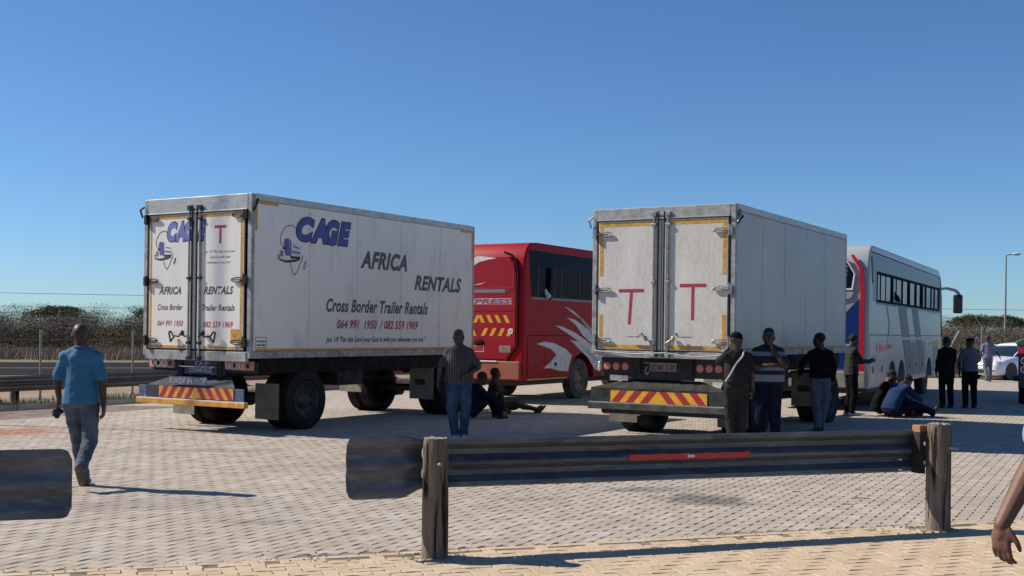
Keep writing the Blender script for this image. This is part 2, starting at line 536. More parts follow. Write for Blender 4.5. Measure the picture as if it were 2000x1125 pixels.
# yard base sheet: from the camera side to the kerb (polygon under the pavers)
kp = [p for p in KERB]
poly = [(-19, -8), (40, -8)] + kp[::-1]
yb = MB().add([(x, y, -.0066) for x, y in poly], [tuple(range(len(poly)))])
yard = struct(yb.build('paved_yard', M['joint']))

BD = (math.cos(.3368), math.sin(.3368))             # direction of the border between tan and grey paving (19.3 deg)
BN = (-BD[1], BD[0])
B0 = (-1.76, 8.62)
def bside(x, y):                                     # >0 on the yard side
    return (x - B0[0]) * BN[0] + (y - B0[1]) * BN[1]
def inframe(x, y, m=0.0):
    return y > 3 and abs(x) < .445 * y + m
YEND = 25.0
farp = [p for p in KERB if True]
# far paving sheet starts behind the modelled pavers
fp = MB()
fpoly = [(-19, YEND - .0), (-12.0, YEND), (12.2, YEND), (40, YEND)]
# clip: polygon bounded by the kerb
kk = [(-8.95, YEND)] + [p for p in KERB if p[1] > YEND]
fp.add([(x, y, -.004) for x, y in kk + [(40, YEND)]], [tuple(range(len(kk) + 1))])
struct(fp.build('far_paving', M['paver_far']))
# paving to the sides of the view and behind the camera
sp_ = MB()
sp_.add([(12.2, 9, -.004), (40, 9, -.004), (40, YEND, -.004), (14.0, YEND, -.004)], [(0, 1, 2, 3)])
struct(sp_.build('side_paving', M['paver_far']))

def paver_shape(L, Wd, amp, gap=.0032, bev=.004, top=0.0, bot=-.0072, ew=.002):
    """outline of a wave-edged paver, long axis x, centred on the origin"""
    hl, hw = L / 2 - ew / 2, Wd / 2 - gap / 2
    ts = [0, .17, .33, .5, .67, .83, 1]
    wv = [0, amp, amp, 0, -amp, -amp, 0]
    o = [(-hl + 2 * hl * t, -hw + w_) for t, w_ in zip(ts, wv)]
    o += [(hl - 2 * hl * t, hw + w_) for t, w_ in zip(ts, wv[::-1])]
    inner = [(x * (1 - bev * .7 / hl), y - math.copysign(bev, y)) for x, y in o]
    n = len(o)
    vs = [(x, y, top) for x, y in inner] + [(x, y, bot) for x, y in o]
    fs = [tuple(range(n))] + [(i, n + i, n + (i + 1) % n, (i + 1) % n) for i in range(n)]
    return vs, fs

def field(cells, shape, m, parent, nchild=300, name_field='paver_field'):
    """cells: list (x, y, angle). the nearest in frame become objects, the rest one mesh"""
    rng = random.Random(4)
    vis = sorted([c_ for c_ in cells if inframe(c_[0], c_[1], -.02) and c_[1] / 1 > 0 and 645 + 2250 * 1.74 / c_[1] + .0125 * (c_[0] / c_[1] * 2250) < 1130],
                 key=lambda c_: c_[0] ** 2 + c_[1] ** 2)[:nchild]
    vs_, fs_ = shape
    me = bpy.data.meshes.new('paver'); me.from_pydata(vs_, [], fs_); me.materials.append(m)
    a = me.attributes.new('rnd', 'FLOAT', 'FACE')
    chosen = set()
    for c_ in vis:
        o = bpy.data.objects.new('paver', me)
        o.parent = parent
        o.location = (c_[0], c_[1], rng.uniform(-.002, .002))
        o.rotation_euler = (rng.gauss(0, .006), rng.gauss(0, .006), c_[2] + rng.gauss(0, .004))
        C.objects.link(o)
        chosen.add(c_)
    rest = [c_ for c_ in cells if c_ not in chosen]
    sv = np.array(vs_); nv = len(sv)
    allv = np.empty((len(rest) * nv, 3)); 
    R2 = np.random.RandomState(7)
    for i, (x, y, an) in enumerate(rest):
        ca, sa = math.cos(an), math.sin(an)
        tx, ty, tz = R2.normal(0, .006), R2.normal(0, .006), R2.uniform(-.002, .002)
        p = allv[i * nv:(i + 1) * nv]
        p[:, 0] = x + sv[:, 0] * ca - sv[:, 1] * sa
        p[:, 1] = y + sv[:, 0] * sa + sv[:, 1] * ca
        p[:, 2] = sv[:, 2] + tz + sv[:, 0] * tx + sv[:, 1] * ty
    faces = []
    for i in range(len(rest)):
        o = i * nv
        faces += [tuple(k + o for k in f) for f in fs_]
    me2 = bpy.data.meshes.new(name_field)
    me2.from_pydata(allv.tolist(), [], faces); me2.materials.append(m)
    a = me2.attributes.new('rnd', 'FLOAT', 'FACE')
    a.data.foreach_set('value', np.repeat(R2.rand(len(rest)), len(fs_)).astype(np.float32))
    o = put(name_field, me2, parent)
    struct(o, 'stuff')

# grey pavers: running bond, rows along 28 degrees from straight ahead
def kerb_side(x, y):
    """True when inside the yard (right of the kerb line)"""
    for p, q in zip(KERB[:-1], KERB[1:]):
        if p[1] <= y <= q[1]:
            t = (y - p[1]) / (q[1] - p[1])
            return x > p[0] + t * (q[0] - p[0]) + .1
    return True
ROW = PI / 2 - .488
cu_, su_ = math.cos(ROW), math.sin(ROW)
L_, W_ = .222, .112
cells = []
for j in range(-190, 160):
    for i in range(-60, 190):
        u = (i + .5 * (j % 2)) * L_; v = j * W_
        x, y = u * cu_ - v * su_, u * su_ + v * cu_
        if y < 7.6 or y > YEND + .1 or bside(x, y) < .06 or not inframe(x, y, .9 + .03 * y) or not kerb_side(x, y):
            continue
        cells.append((x, y, ROW))
field(cells, paver_shape(L_, W_, .007), M['paver_grey'], yard)

# tan strip: herringbone of the same wave-edged pavers
tb = [(B0[0] - 14 * BD[0], B0[1] - 14 * BD[1]), (B0[0] + 16 * BD[0], B0[1] + 16 * BD[1])]
tan = MB().add([(tb[0][0], tb[0][1], -.0048), (tb[0][0], -8, -.0048), (tb[1][0], -8, -.0048), (tb[1][0], tb[1][1], -.0048)], [(0, 1, 2, 3)])
tan = struct(tan.build('tan_pavement', M['joint']))
HA = .3368 + .02
ch, sh = math.cos(HA), math.sin(HA)
cells = []
wq = .112
for a in range(-80, 80):
    for b_ in range(-80, 80):
        # herringbone lattice: H at (0,0), V at its end; translations (1,1)*w and (2,-2)*w
        ox = (a + 2 * b_) * wq; oy = (a - 2 * b_) * wq
        for (cx, cy, ro) in ((1.0, .5, 0), (2.5, 0.0, PI / 2)):
            u = ox + cx * wq; v = oy + cy * wq
            x = 1.0 + u * ch - v * sh; y = 9.0 + u * sh + v * ch
            if y < 5.0 or bside(x, y) > -.10 or not inframe(x, y, .7):
                continue
            cells.append((x, y, HA + ro))
field(cells, paver_shape(.222, .111, .0075, gap=.004, ew=.001), M['paver_tan'], tan)
# soldier course along the border
cells = []
for k in range(-60, 75):
    x = B0[0] + BD[0] * k * .224 - BN[0] * .0; y = B0[1] + BD[1] * k * .224
    if inframe(x, y, 1) and y > 5:
        cells.append((x - BN[0] * .01, y - BN[1] * .01, .3368))
field(cells, paver_shape(.222, .100, .003), M['paver_tan'], tan, 0, 'border_course')

# kerb, verge, road
def strip_along(pts, d0, d1, z0, z1, name, m, kind='structure', parent=None, seg=None):
    a, b_ = offset_line(pts, d0), offset_line(pts, d1)
    mb = MB()
    n = len(pts)
    vs = [(p[0], p[1], z1) for p in a] + [(p[0], p[1], z1) for p in b_] + [(p[0], p[1], z0) for p in a] + [(p[0], p[1], z0) for p in b_]
    fs = []
    for i in range(n - 1):
        fs += [(i, i + 1, n + i + 1, n + i), (2 * n + i, 2 * n + i + 1, i + 1, i), (n + i, n + i + 1, 3 * n + i + 1, 3 * n + i)]
    mb.add(vs, fs)
    o = mb.build(name, m, parent)
    if kind: o['kind'] = kind
    return o
kerb = struct(put('kerb', bpy.data.meshes.new('kerb')))
kerb.data.from_pydata([(KERB[0][0], KERB[0][1], -.05), (KERB[0][0] + .1, KERB[0][1], -.05), (KERB[0][0], KERB[0][1] + .1, -.05)], [], [(0, 1, 2)])
kerb.data.materials.append(M['concrete'])
def resample(pts, step):
    out = []; carry = 0
    for p, q in zip(pts[:-1], pts[1:]):
        d = math.hypot(q[0] - p[0], q[1] - p[1]); t = carry
        while t < d:
            out.append((p[0] + (q[0] - p[0]) * t / d, p[1] + (q[1] - p[1]) * t / d, math.atan2(q[1] - p[1], q[0] - p[0])))
            t += step
        carry = t - d
    return out
kb = MB().box(-.495, .495, 0, .16, -.05, .11).mesh('kerb_stone', M['concrete'], bevel=.015)
for (x, y, an) in resample(KERB, 1.0):
    if abs(x) < .45 * y + 3:
        o = put('kerb_stone', kb, kerb, (x, y, random.Random(x).uniform(-.005, .005)), (0, 0, an))
M['verge'] = mat('verge_soil', (.25, .19, .14), .95, col2=(.12, .13, .06), scale=1.5, lo=.42, hi=.62, bump=.5, bscale=8)
strip_along(KERB, .16, 3.0, -.03, .03, 'verge', M['verge'])
road_a = [(-60, 25), (-21, 39), (27, 56), (90, 79)]
strip_along(road_a, 0, 15, -.045, -.035, 'road', M['asphalt'])
strip_along(road_a, 6.6, 6.85, -.034, -.028, 'road_line', M['roadline'])
strip_along(road_a, 14.3, 14.5, -.034, -.028, 'road_edge_line', M['roadline'])

# ------------------------------------------------------------------ vegetation
def cloud(n, cen, rad, size, rng, shell=.5, flat_=.5, twig=0.0):
    """n random leaf-sized triangles in an ellipsoid -> (verts, colour index) arrays"""
    d = rng.normal(size=(n, 3)); d /= np.linalg.norm(d, axis=1)[:, None]
    r = (shell + (1 - shell) * rng.rand(n)) ** .7
    p = d * r[:, None] * np.array(rad) + np.array(cen)
    a = rng.normal(size=(n, 3)); a /= np.linalg.norm(a, axis=1)[:, None]
    b = rng.normal(size=(n, 3)); b -= (b * a).sum(1)[:, None] * a; b /= np.linalg.norm(b, axis=1)[:, None]
    s = size * (.5 + rng.rand(n))[:, None]
    k = (1 - twig * .85)
    v = np.stack([p - a * s * .5, p + a * s * .5 + b * s * .12, p + b * s * k * .55], axis=1)
    v[:, :, 2] = np.maximum(v[:, :, 2], -.04)
    return v.reshape(-1, 3)

def tri_object(name, arr, m, parent=None, cols=None):
    me = bpy.data.meshes.new(name)
    nt = len(arr) // 3
    me.vertices.add(len(arr)); me.vertices.foreach_set('co', arr.astype(np.float32).ravel())
    me.loops.add(nt * 3); me.loops.foreach_set('vertex_index', np.arange(nt * 3, dtype=np.int32))
    me.polygons.add(nt); me.polygons.foreach_set('loop_start', np.arange(0, nt * 3, 3, dtype=np.int32))
    me.update(calc_edges=True)
    if cols is not None:
        a = me.attributes.new('rnd', 'FLOAT', 'FACE'); a.data.foreach_set('value', cols.astype(np.float32))
    me.materials.append(m)
    return put(name, me, parent)

def leaf_mat(name, stops, rough=.8):
    m = bpy.data.materials.new(name); m.use_nodes = True
    n, l = m.node_tree.nodes, m.node_tree.links
    b = n['Principled BSDF']; b.inputs['Roughness'].default_value = rough; b.inputs['Specular IOR Level'].default_value = .2
    at = n.new('ShaderNodeAttribute'); at.attribute_name = 'rnd'
    cr = n.new('ShaderNodeValToRGB')
    while len(cr.color_ramp.elements) < len(stops): cr.color_ramp.elements.new(.5)
    for e, (p, c_) in zip(cr.color_ramp.elements, stops):
        e.position = p; e.color = lin(c_)
    l.new(at.outputs['Fac'], cr.inputs[0]); l.new(cr.outputs[0], b.inputs['Base Color'])
    return m
M['bush'] = leaf_mat('dry_scrub', [(0, (.10, .078, .060)), (.35, (.14, .112, .085)), (.6, (.125, .108, .064)), (.8, (.065, .075, .03)), (1, (.04, .055, .02))])
M['dry'] = leaf_mat('dry_grass', [(0, (.28, .21, .15)), (.5, (.22, .165, .12)), (1, (.34, .27, .19))])
M['tuft'] = leaf_mat('verge_grass_blades', [(0, (.10, .12, .04)), (.5, (.17, .16, .07)), (1, (.28, .23, .13))])
M['acacia'] = leaf_mat('acacia_leaves', [(0, (.035, .05, .018)), (.6, (.06, .075, .03)), (1, (.10, .10, .05))])
M['bark'] = mat('bark', (.12, .10, .08), .9, col2=(.06, .05, .04), scale=8)
rs = np.random.RandomState(3)
arrs = []; cols = []
def far_line(x):     # distance of the scrub edge at lateral position x
    return 74 + .18 * x
for row in range(6):
    for x in np.arange(-60, 95, 2.1 if row < 4 else 2.6):
        cx = x + rs.uniform(-1, 1); cy = far_line(cx) + row * 4.2 + rs.uniform(-1.5, 1.5)
        if abs(cx) > .47 * cy + 6: continue
        visible = cx < -.25 * cy or cx > .33 * cy
        hgt = rs.uniform(1.35, 2.55) + (.32 * row if row < 4 else 1.2) * .8 + .06
        if cx > 25: hgt += .25
        w = rs.uniform(1.5, 2.6)
        n = int((4200 if visible else 260) * (1 if row < 3 else .7))
        arrs.append(cloud(n, (cx, cy, hgt * .48), (w, w * .8, hgt * .54), .115 if visible else .45, rs, .3, twig=.5))
        base = rs.choice([.12, .25, .35, .5, .62, .85] if row < 4 else [.5, .7, .9, .95])
        cols.append(np.clip(base + rs.normal(0, .06, n), 0, 1))
        # loose twigs on top for a broken outline
        n2 = int(260 if visible else 10)
        arrs.append(cloud(n2, (cx, cy, hgt * .92), (w * .85, w * .6, .30), .10, rs, .1, twig=.7))
        cols.append(np.clip(base * .6 + rs.normal(0, .1, n2), 0, 1))
struct(tri_object('scrub_thicket', np.concatenate(arrs), M['bush'], cols=np.concatenate(cols)), 'stuff')

def blades(n, fpos, h, w, rs):
    x, y = fpos(n)
    hh = h * (.5 + rs.rand(n)); a = rs.uniform(0, PI, n)
    lx, ly = rs.normal(0, .25, n) * hh, rs.normal(0, .25, n) * hh
    v = np.empty((n, 3, 3))
    v[:, 0] = np.stack([x - np.cos(a) * w, y - np.sin(a) * w, np.full(n, -.04)], 1)
    v[:, 1] = np.stack([x + np.cos(a) * w, y + np.sin(a) * w, np.full(n, -.04)], 1)
    v[:, 2] = np.stack([x + lx, y + ly, hh], 1)
    return v.reshape(-1, 3)
def gpos(n):
    t = rs.rand(n); side_ = rs.rand(n) < .62
    x = np.where(side_, rs.uniform(-38, -15, n), rs.uniform(20, 46, n))
    clump = np.sin(x * 1.7) * 1.2
    return x, 60 + .26 * x + 4 + clump * .4 + t * 15 + rs.normal(0, .5, n)
arr = blades(30000, gpos, .40, .03, rs)
struct(tri_object('dry_grass_belt', arr, M['dry'], cols=rs.rand(len(arr) // 3)), 'stuff')
KO = resample(offset_line(KERB, .9), .05)
def vpos(n):
    idx = rs.randint(0, len(KO), n); p = np.array(KO)[idx]
    d = np.abs(rs.normal(0, .7, n)) - .55
    nx, ny = -np.sin(p[:, 2]), np.cos(p[:, 2])
    ph = np.sin(idx * .11) + np.sin(idx * .037)
    d = np.where(ph > -.5, d, d * .3 - .4)
    return p[:, 0] + nx * d + rs.normal(0, .05, n), p[:, 1] + ny * d + rs.normal(0, .05, n)
arr = blades(22000, vpos, .09, .010, rs)
arr[:, 2] += .06
struct(tri_object('verge_grass', arr, M['tuft'], cols=rs.rand(len(arr) // 3)), 'stuff')

def acacia(label, x, y, h, w, n, seed, group='flat-topped trees above the scrub'):
    r = np.random.RandomState(seed)
    t = thing('acacia_tree', label, 'tree', (x, y, -.05), 0, group)
    mb = MB().cyl((0, 0, 0), (.1, 0, h * .45), .14, .09, 8)
    for k in range(6):
        a = k * 1.05 + r.rand(); e = (math.cos(a) * w * .6, math.sin(a) * w * .5, h * .82)
        mb.cyl((.1, 0, h * .42), (e[0] * .5, e[1] * .5, h * .66), .06, .035, 6)
        mb.cyl((e[0] * .5, e[1] * .5, h * .66), e, .035, .012, 5)
    mb.build('trunk', M['bark'], t)
    a_ = []
    for k in range(16):
        ang = r.rand() * 2 * PI; rr = r.rand() ** .5 * w * .75
        a_.append(cloud(n // 16, (math.cos(ang) * rr, math.sin(ang) * rr * .7, h * .86 - .10 * h * (rr / w) ** 2 * 2), (w * .34, w * .3, h * .11), .2, r, .1, twig=.4))
    arr = np.concatenate(a_)
    tri_object('crown', arr, M['acacia'], t, np.clip(r.normal(.4, .25, len(arr) // 3), 0, 1))
    return t
acacia('small bushy tree rising above the scrub, behind the man in the blue shirt', -33.4, 85, 3.35, 2.6, 5200, 1)
acacia('broad green tree above the scrub, left of the tall street lamp', 37.2, 92, 3.75, 2.6, 6500, 2)
acacia('round-topped green tree right behind the tall street lamp', 40.2, 94, 3.7, 1.9, 5200, 5)
acacia('dark green tree at the left trailer edge, above the grey scrub', -29.0, 95, 3.6, 3.0, 5200, 6)

# ------------------------------------------------------------------ fence, far guardrail, lamps, wires
FEN = [(-17.5, 14.8), (-10.95, 25.76), (-9.59, 28.04), (-6.3, 34), (-3.9, 39.2), (-.5, 43.2), (5, 46.6), (19.3, 50.0), (40, 56)]
fence = thing('wire_fence', 'wire security fence on bent-top steel posts behind the guardrail along the yard edge', 'fence')
def fpost(h, arm):
    mb = MB().cyl((0, 0, -.1), (0, 0, h), .028, .028, 8)
    mb.cyl((0, 0, h - .01), (-arm * .9, 0, h + arm * 1.1), .026, .02, 8)
    return mb
pm = fpost(1.62, -.10).mesh('fence_post', M['postg'], smooth=True)
pm2 = fpost(2.2, .38).mesh('fence_post', M['postg'], smooth=True)
FP = resample(FEN, 2.65)
for i, (x, y, an) in enumerate(FP):
    if abs(x) > .45 * y + 3: continue
    o = put('post', pm if y < 42 else pm2, fence, (x, y, 0), (0, 0, 0.5 if y < 42 else 0))
for zi in range(8):
    def zz(y): 
        k = 1.0 if y < 36 else (1.0 + min((y - 36) / 10, 1) * .36)
        return (.25 + zi * .19) * k if zi < 7 else 1.75 * k
    pts = [(x, y, zz(y)) for x, y, an in FP]
    MB().tube(pts, .0035, 4).build('wire', M['wire'], fence)
for k in range(3):
    pts = [(x + (.03 if y < 42 else -.08) * (k + 1), y, (1.68 if y < 42 else 2.28) + .1 * k) for x, y, an in FP]
    MB().tube(pts, .004, 4).build('barbed_wire', M['wire'], fence)
MB().cyl((19.25, 49.6, 1.95), (18.1, 49.2, .0), .04, .04, 8).build('brace', M['postg'], fence)

WP = [(0, .012), (.035, 0), (.11, .004), (.23, .080), (.34, .084), (.465, .014), (.50, .010), (.535, .014), (.66, .084), (.77, .080), (.89, .004), (.965, 0), (1, .012)]
def beam_mesh(mb, p0, p1, z0, z1, nrm, th=.004, bulge=1.0, nseg=1):
    """W-beam from p0 to p1 (x,y); bulges along nrm"""
    vs = []; n = len(WP)
    for k in range(nseg + 1):
        t = k / nseg
        x = p0[0] + (p1[0] - p0[0]) * t; y = p0[1] + (p1[1] - p0[1]) * t
        for (u, d) in WP:
            vs.append((x + nrm[0] * d * bulge, y + nrm[1] * d * bulge, z0 + (z1 - z0) * u))
    o2 = len(vs)
    vs += [(x + nrm[0] * th, y + nrm[1] * th, z) for x, y, z in vs]
    fs = []
    for k in range(nseg):
        for j in range(n - 1):
            a = k * n + j
            fs.append((a, a + 1, a + n + 1, a + n)); fs.append((o2 + a, o2 + a + n, o2 + a + n + 1, o2 + a + 1))
        a = k * n
        fs.append((a, a + n, o2 + a + n, o2 + a)); a += n - 1
        fs.append((a, o2 + a, o2 + a + n, a + n))
    for k in (0, nseg):
        for j in range(n - 1):
            a = k * n + j
            fs.append((a, o2 + a, o2 + a + 1, a + 1))
    mb.add(vs, fs)

# far guardrail behind the kerb
gr = thing('guardrail', 'long grey steel guardrail on short timber posts behind the far kerb', 'guardrail')
GL = offset_line(KERB, .62)
GLs = resample(GL, 3.81)
for (x, y, an), (x2, y2, an2) in zip(GLs[:-1], GLs[1:]):
    if abs(x) > .46 * y + 5: continue
    mb = MB(); d = Vector((x2 - x, y2 - y)).normalized()
    beam_mesh(mb, (x, y), (x2, y2), .34, .66, (d.y, -d.x))
    mb.build('rail', M['railf'], gr)
fpm = MB().cyl((0, 0, -.1), (0, 0, .60), .10, .095, 10).mesh('post', M['wood'], smooth=True)
for (x, y, an) in resample(offset_line(KERB, .80), 3.81)[:]:
    if abs(x) > .46 * y + 3: continue
    put('post', fpm, gr, (x, y, 0))
put('post', fpm, gr, (-10.5, 24.35, 0))

def street_lamp(label, x, y, h, arm=1.0, group=None, slim=1.0):
    t = thing('street_lamp', label, 'street lamp', (x, y, -.05), 0, group)
    MB().cyl((0, 0, 0), (0, 0, h * .5), .09 * slim, .07 * slim, 12).cyl((0, 0, h * .5), (0, 0, h), .07 * slim, .05 * slim, 12).build('pole', M['postg'], t, smooth=True)
    MB().tube([(0, 0, h), (arm * .25, 0, h + .12), (arm * .6, 0, h + .16)], .04, 8).build('arm', M['postg'], t, smooth=True)
    hd = MB().ell((arm * .78, 0, h + .16), (.34, .15, .11)).mesh('lamp_head', M['white'], smooth=True)
    put('lamp_head', hd, t)
    return t
street_lamp('tall single-arm street lamp standing in the scrub behind the white car', 36.6, 85.5, 7.75, 1.0)
street_lamp('tall street lamp beyond the left edge of the yard, casting a thin shadow line', -14.2, 20.97, 12.6, 1.0, slim=.55)

cb = MB()
def catenary(p, q, sag, n=24):
    return [(p[0] + (q[0] - p[0]) * i / n, p[1] + (q[1] - p[1]) * i / n, p[2] + (q[2] - p[2]) * i / n - sag * 4 * (i / n) * (1 - i / n)) for i in range(n + 1)]
cbl = MB().tube(catenary((-140, 140, 6.1), (140, 175, 5.7), .3), .028, 5).build('overhead_cable', M['cable'])
tag(cbl, 'single dark overhead cable running level across the sky above the scrub', 'cable')
cb2 = MB().tube(catenary((-140, 143, 4.2), (140, 178, 4.6), .3), .02, 5).build('overhead_cable', M['cable'])
tag(cb2, 'thin lower overhead cable just over the scrub tops, right of the white bus', 'cable')

# triangular warning sign in the distance
t = thing('warning_sign', 'red bordered triangular warning sign beside the officer, in front of the scrub', 'road sign', (29.85, 74, -.05))
MB().cyl((0, 0, 0), (0, 0, 1.9), .03, .03, 8).build('pole', M['postg'], t)
def tri(r): return [(0, r), (-r * .87, -r * .5), (r * .87, -r * .5)]
MB().prism([(x, z + 1.55) for x, z in tri(.46)], 'y', -.03, -.045).build('border', mat('sign_red', (.6, .03, .02), .4), t)
MB().prism([(x, z + 1.55) for x, z in tri(.29)], 'y', -.046, -.052).build('face', M['white'], t)
MB().prism([(x * .5, z * .6 + 1.5) for x, z in tri(.2)], 'y', -.053, -.056).build('symbol', M['redc'], t)
MB().box(-.3, .3, -.04, -.03, .95, 1.22).build('plate', mat('sign_yellow', (.6, .45, .1), .5), t)

# ------------------------------------------------------------------ foreground guardrails
RD = Vector((3.81 + .606, 10.34 - 8.8)).normalized()       # along the rail
RN = Vector((-RD.y, RD.x))                                   # to the yard side
def rail_pt(s, off=0):
    p = Vector((-.606, 8.8)) + RD * s + RN * off
    return (p.x, p.y)
def timber_post(parent, x, y, h, r, seed):
    rg = random.Random(seed)
    n = 28; rings = []
    hs = [-.15, 0, .05, .12, .2, .3, .4, .5, .6, .7, .8, .88, .95, .985, 1.0]
    for i, t in enumerate(hs):
        ring = []
        for j in range(n):
            q = 2 * PI * j / n
            rr = r * (1.04 - .05 * max(t, 0)) * (1 + .035 * pnoise(Vector((math.cos(q) * 1.3 + seed, math.sin(q) * 1.3, t * 1.5))) + .05 * pnoise(Vector((math.cos(q) * 7 + seed, math.sin(q) * 7, t * .9))))
            if t > .98: rr *= .955
            z = h * t + (.014 * pnoise(Vector((math.cos(q) * 3, math.sin(q) * 3, seed))) if t > .9 else 0)
            ring.append((math.cos(q) * rr, math.sin(q) * rr, z))
        rings.append(ring)
    o = MB().loft(rings).build('post', M['wood'], parent, smooth=True, loc=(x, y, 0))
    top = MB()
    ring = [(p[0] * .93, p[1] * .93) for p in rings[-1]]
    vs = [(x_, y_, h + .006 + .01 * pnoise(Vector((x_ * 40, y_ * 40, seed)))) for x_, y_ in ring]
    vs2 = [(x_ * .5, y_ * .5, h + .004 + .014 * pnoise(Vector((x_ * 60, y_ * 60, seed + 3)))) for x_, y_ in ring]
    vs3 = [(0, 0, h - .004)]
    n = len(ring)
    fs = [(i, (i + 1) % n, n + (i + 1) % n, n + i) for i in range(n)] + [(n + i, n + (i + 1) % n, 2 * n) for i in range(n)]
    low = [(x_, y_, h - .02) for x_, y_ in ring]
    top.add(vs + vs2 + vs3, fs)
    top.add(vs + low, [(i, n + i, n + (i + 1) % n, (i + 1) % n) for i in range(n)])
    top.build('end_grain', M['woodend'], o, smooth=True)
    return o

def end_wing(parent, s0, s1, off, z0, z1, zz0, zz1):
    """flared end plate from the beam end s0 (beam heights z0..z1) to the rounded tip s1 (zz0..zz1)"""
    ns, ntt = 26, 19
    vs = []
    L = abs(s1 - s0)
    for i in range(ns + 1):
        t = i / ns
        s = s0 + (s1 - s0) * t
        k = min(1, t / .32); k = k * k * (3 - 2 * k)
        a, b_ = z0 + (zz0 - z0) * k, z1 + (zz1 - z1) * k
        dd = (1 - t) * L                                   # distance from the tip
        rc = .075
        cut = rc - math.sqrt(max(rc * rc - max(rc - dd, 0) ** 2, 0)) if dd < rc else 0
        a += cut; b_ -= cut
        for j in range(ntt + 1):
            u = j / ntt
            d = np.interp(u, [w[0] for w in WP], [w[1] for w in WP]) * (1 - k * .72)
            d += .012 * math.sin(t * 3.1) * k
            d -= .05 * max(0, t - .75) ** 2 * 8 * .3
            x, y = rail_pt(s, off + d)
            vs.append((x, y, a + (b_ - a) * u))
    n = ntt + 1; o2 = len(vs)
    vs += [(x + RN.x * .004, y + RN.y * .004, z) for x, y, z in vs]
    fs = []
    for i in range(ns):
        for j in range(ntt):
            a = i * n + j
            fs.append((a, a + 1, a + n + 1, a + n)); fs.append((o2 + a, o2 + a + n, o2 + a + n + 1, o2 + a + 1))
        for a in (i * n, i * n + ntt):
            fs.append((a, a + n, o2 + a + n, o2 + a))
    for j in range(ntt):
        for i in (0, ns):
            a = i * n + j; fs.append((a, a + 1, o2 + a + 1, o2 + a))
    return MB().add(vs, fs).build('end_wing', M['railm'], parent, smooth=True)

g1 = thing('guardrail', 'dark steel guardrail with red reflector strip, on two timber posts in the foreground', 'guardrail')
pA = timber_post(g1, -.606, 8.8, .905, .098, 1)
pB = timber_post(g1, 3.81, 10.34, .945, .105, 5)
OFFR = .15
SB = (Vector((3.81, 10.34)) - Vector((-.606, 8.8))).length
mb = MB()
beam_mesh(mb, rail_pt(-.04, OFFR), rail_pt(SB - .04, OFFR), .505, .885, RN, nseg=6)
rail = mb.build('rail', M['railm'], g1)
end_wing(g1, -.05, -.66, OFFR - .006, .505, .885, .435, .925)
# block-out between rail and right post
def obox(mb, s0, s1, o0, o1, z0, z1):
    vs = [rail_pt(s, o) + (z,) for s in (s0, s1) for o in (o0, o1) for z in (z0, z1)]
    return mb.add(vs, [(0, 1, 3, 2), (4, 6, 7, 5), (0, 4, 5, 1), (2, 3, 7, 6), (0, 2, 6, 4), (1, 5, 7, 3)])
obox(MB(), SB - .16, SB + .02, .06, OFFR + .02, .56, .93).build('spacer_block', M['woodor'], g1, bevel=.008)
obox(MB(), -.05, .10, .06, OFFR, .56, .84).build('spacer_block', M['wood'], g1, bevel=.008)
obox(MB(), SB - .17, SB - .11, .045, OFFR + .01, .50, .87).build('bracket', M['darksteel'], g1)
# bolts
for (s, o, z, r) in ((0, -.105, .72, .014), (SB + .03, -.105, .74, .015)):
    x, y = rail_pt(s, o); x2, y2 = rail_pt(s, o - .03)
    MB().cyl((x, y, z), (x2, y2, z), r, r * .8, 10).build('bolt', M['galv'], g1)
x, y = rail_pt(SB, 0)
MB().cyl((x + .09, y - .03, .735), (x + .155, y - .045, .73), .011, .011, 8).build('bolt', M['galv'], g1)
for z in (.53, .62):
    x, y = rail_pt(SB - .30, OFFR - .002); x2, y2 = rail_pt(SB - .30, OFFR - .018)
    MB().ell((x, y, z), (.022, .014, .010)).build('bolt', M['chrome'], g1, smooth=True)
for z in (.77, .60):
    x, y = rail_pt(SB - .13, .03)
    MB().ell((x, y, z), (.014, .014, .022)).build('bolt', M['galv'], g1, smooth=True)
# red reflector strip on the mid rib, with a white piece
mb = MB()
NS = 20
ring = []
for i in range(NS):
    s0 = 1.70 + 1.13 * i / NS; s1 = 1.70 + 1.13 * (i + 1) / NS
    zc = .700; hh = .024 + .002 * math.sin(i * 1.7)
    obox(mb, s0, s1 + .001, OFFR + .004, OFFR + .0095, zc - hh, zc + hh)
mb.build('reflector_strip', M['redrefl'], g1)
obox(MB(), 2.235, 2.30, OFFR - .0, OFFR + .003, .690, .712).build('white_marker', M['white'], g1, bevel=.001)

g1.location = (.035, 0, 0)
g2 = thing('guardrail', 'dark steel guardrail whose rounded flared end enters at the left edge', 'guardrail')
SL = -2.565
end_wing(g2, SL - .72, SL, .11, .49, .86, .385, .872)
mb = MB(); beam_mesh(mb, rail_pt(SL - .70, .115), rail_pt(SL - 5.5, .115), .49, .86, RN, nseg=4)
mb.build('rail', M['railm'], g2)
x, y = rail_pt(SL - 1.0, -.05)
timber_post(g2, x, y, .9, .1, 9)
x, y = rail_pt(SL - 4.8, -.05)
timber_post(g2, x, y, .9, .1, 12)

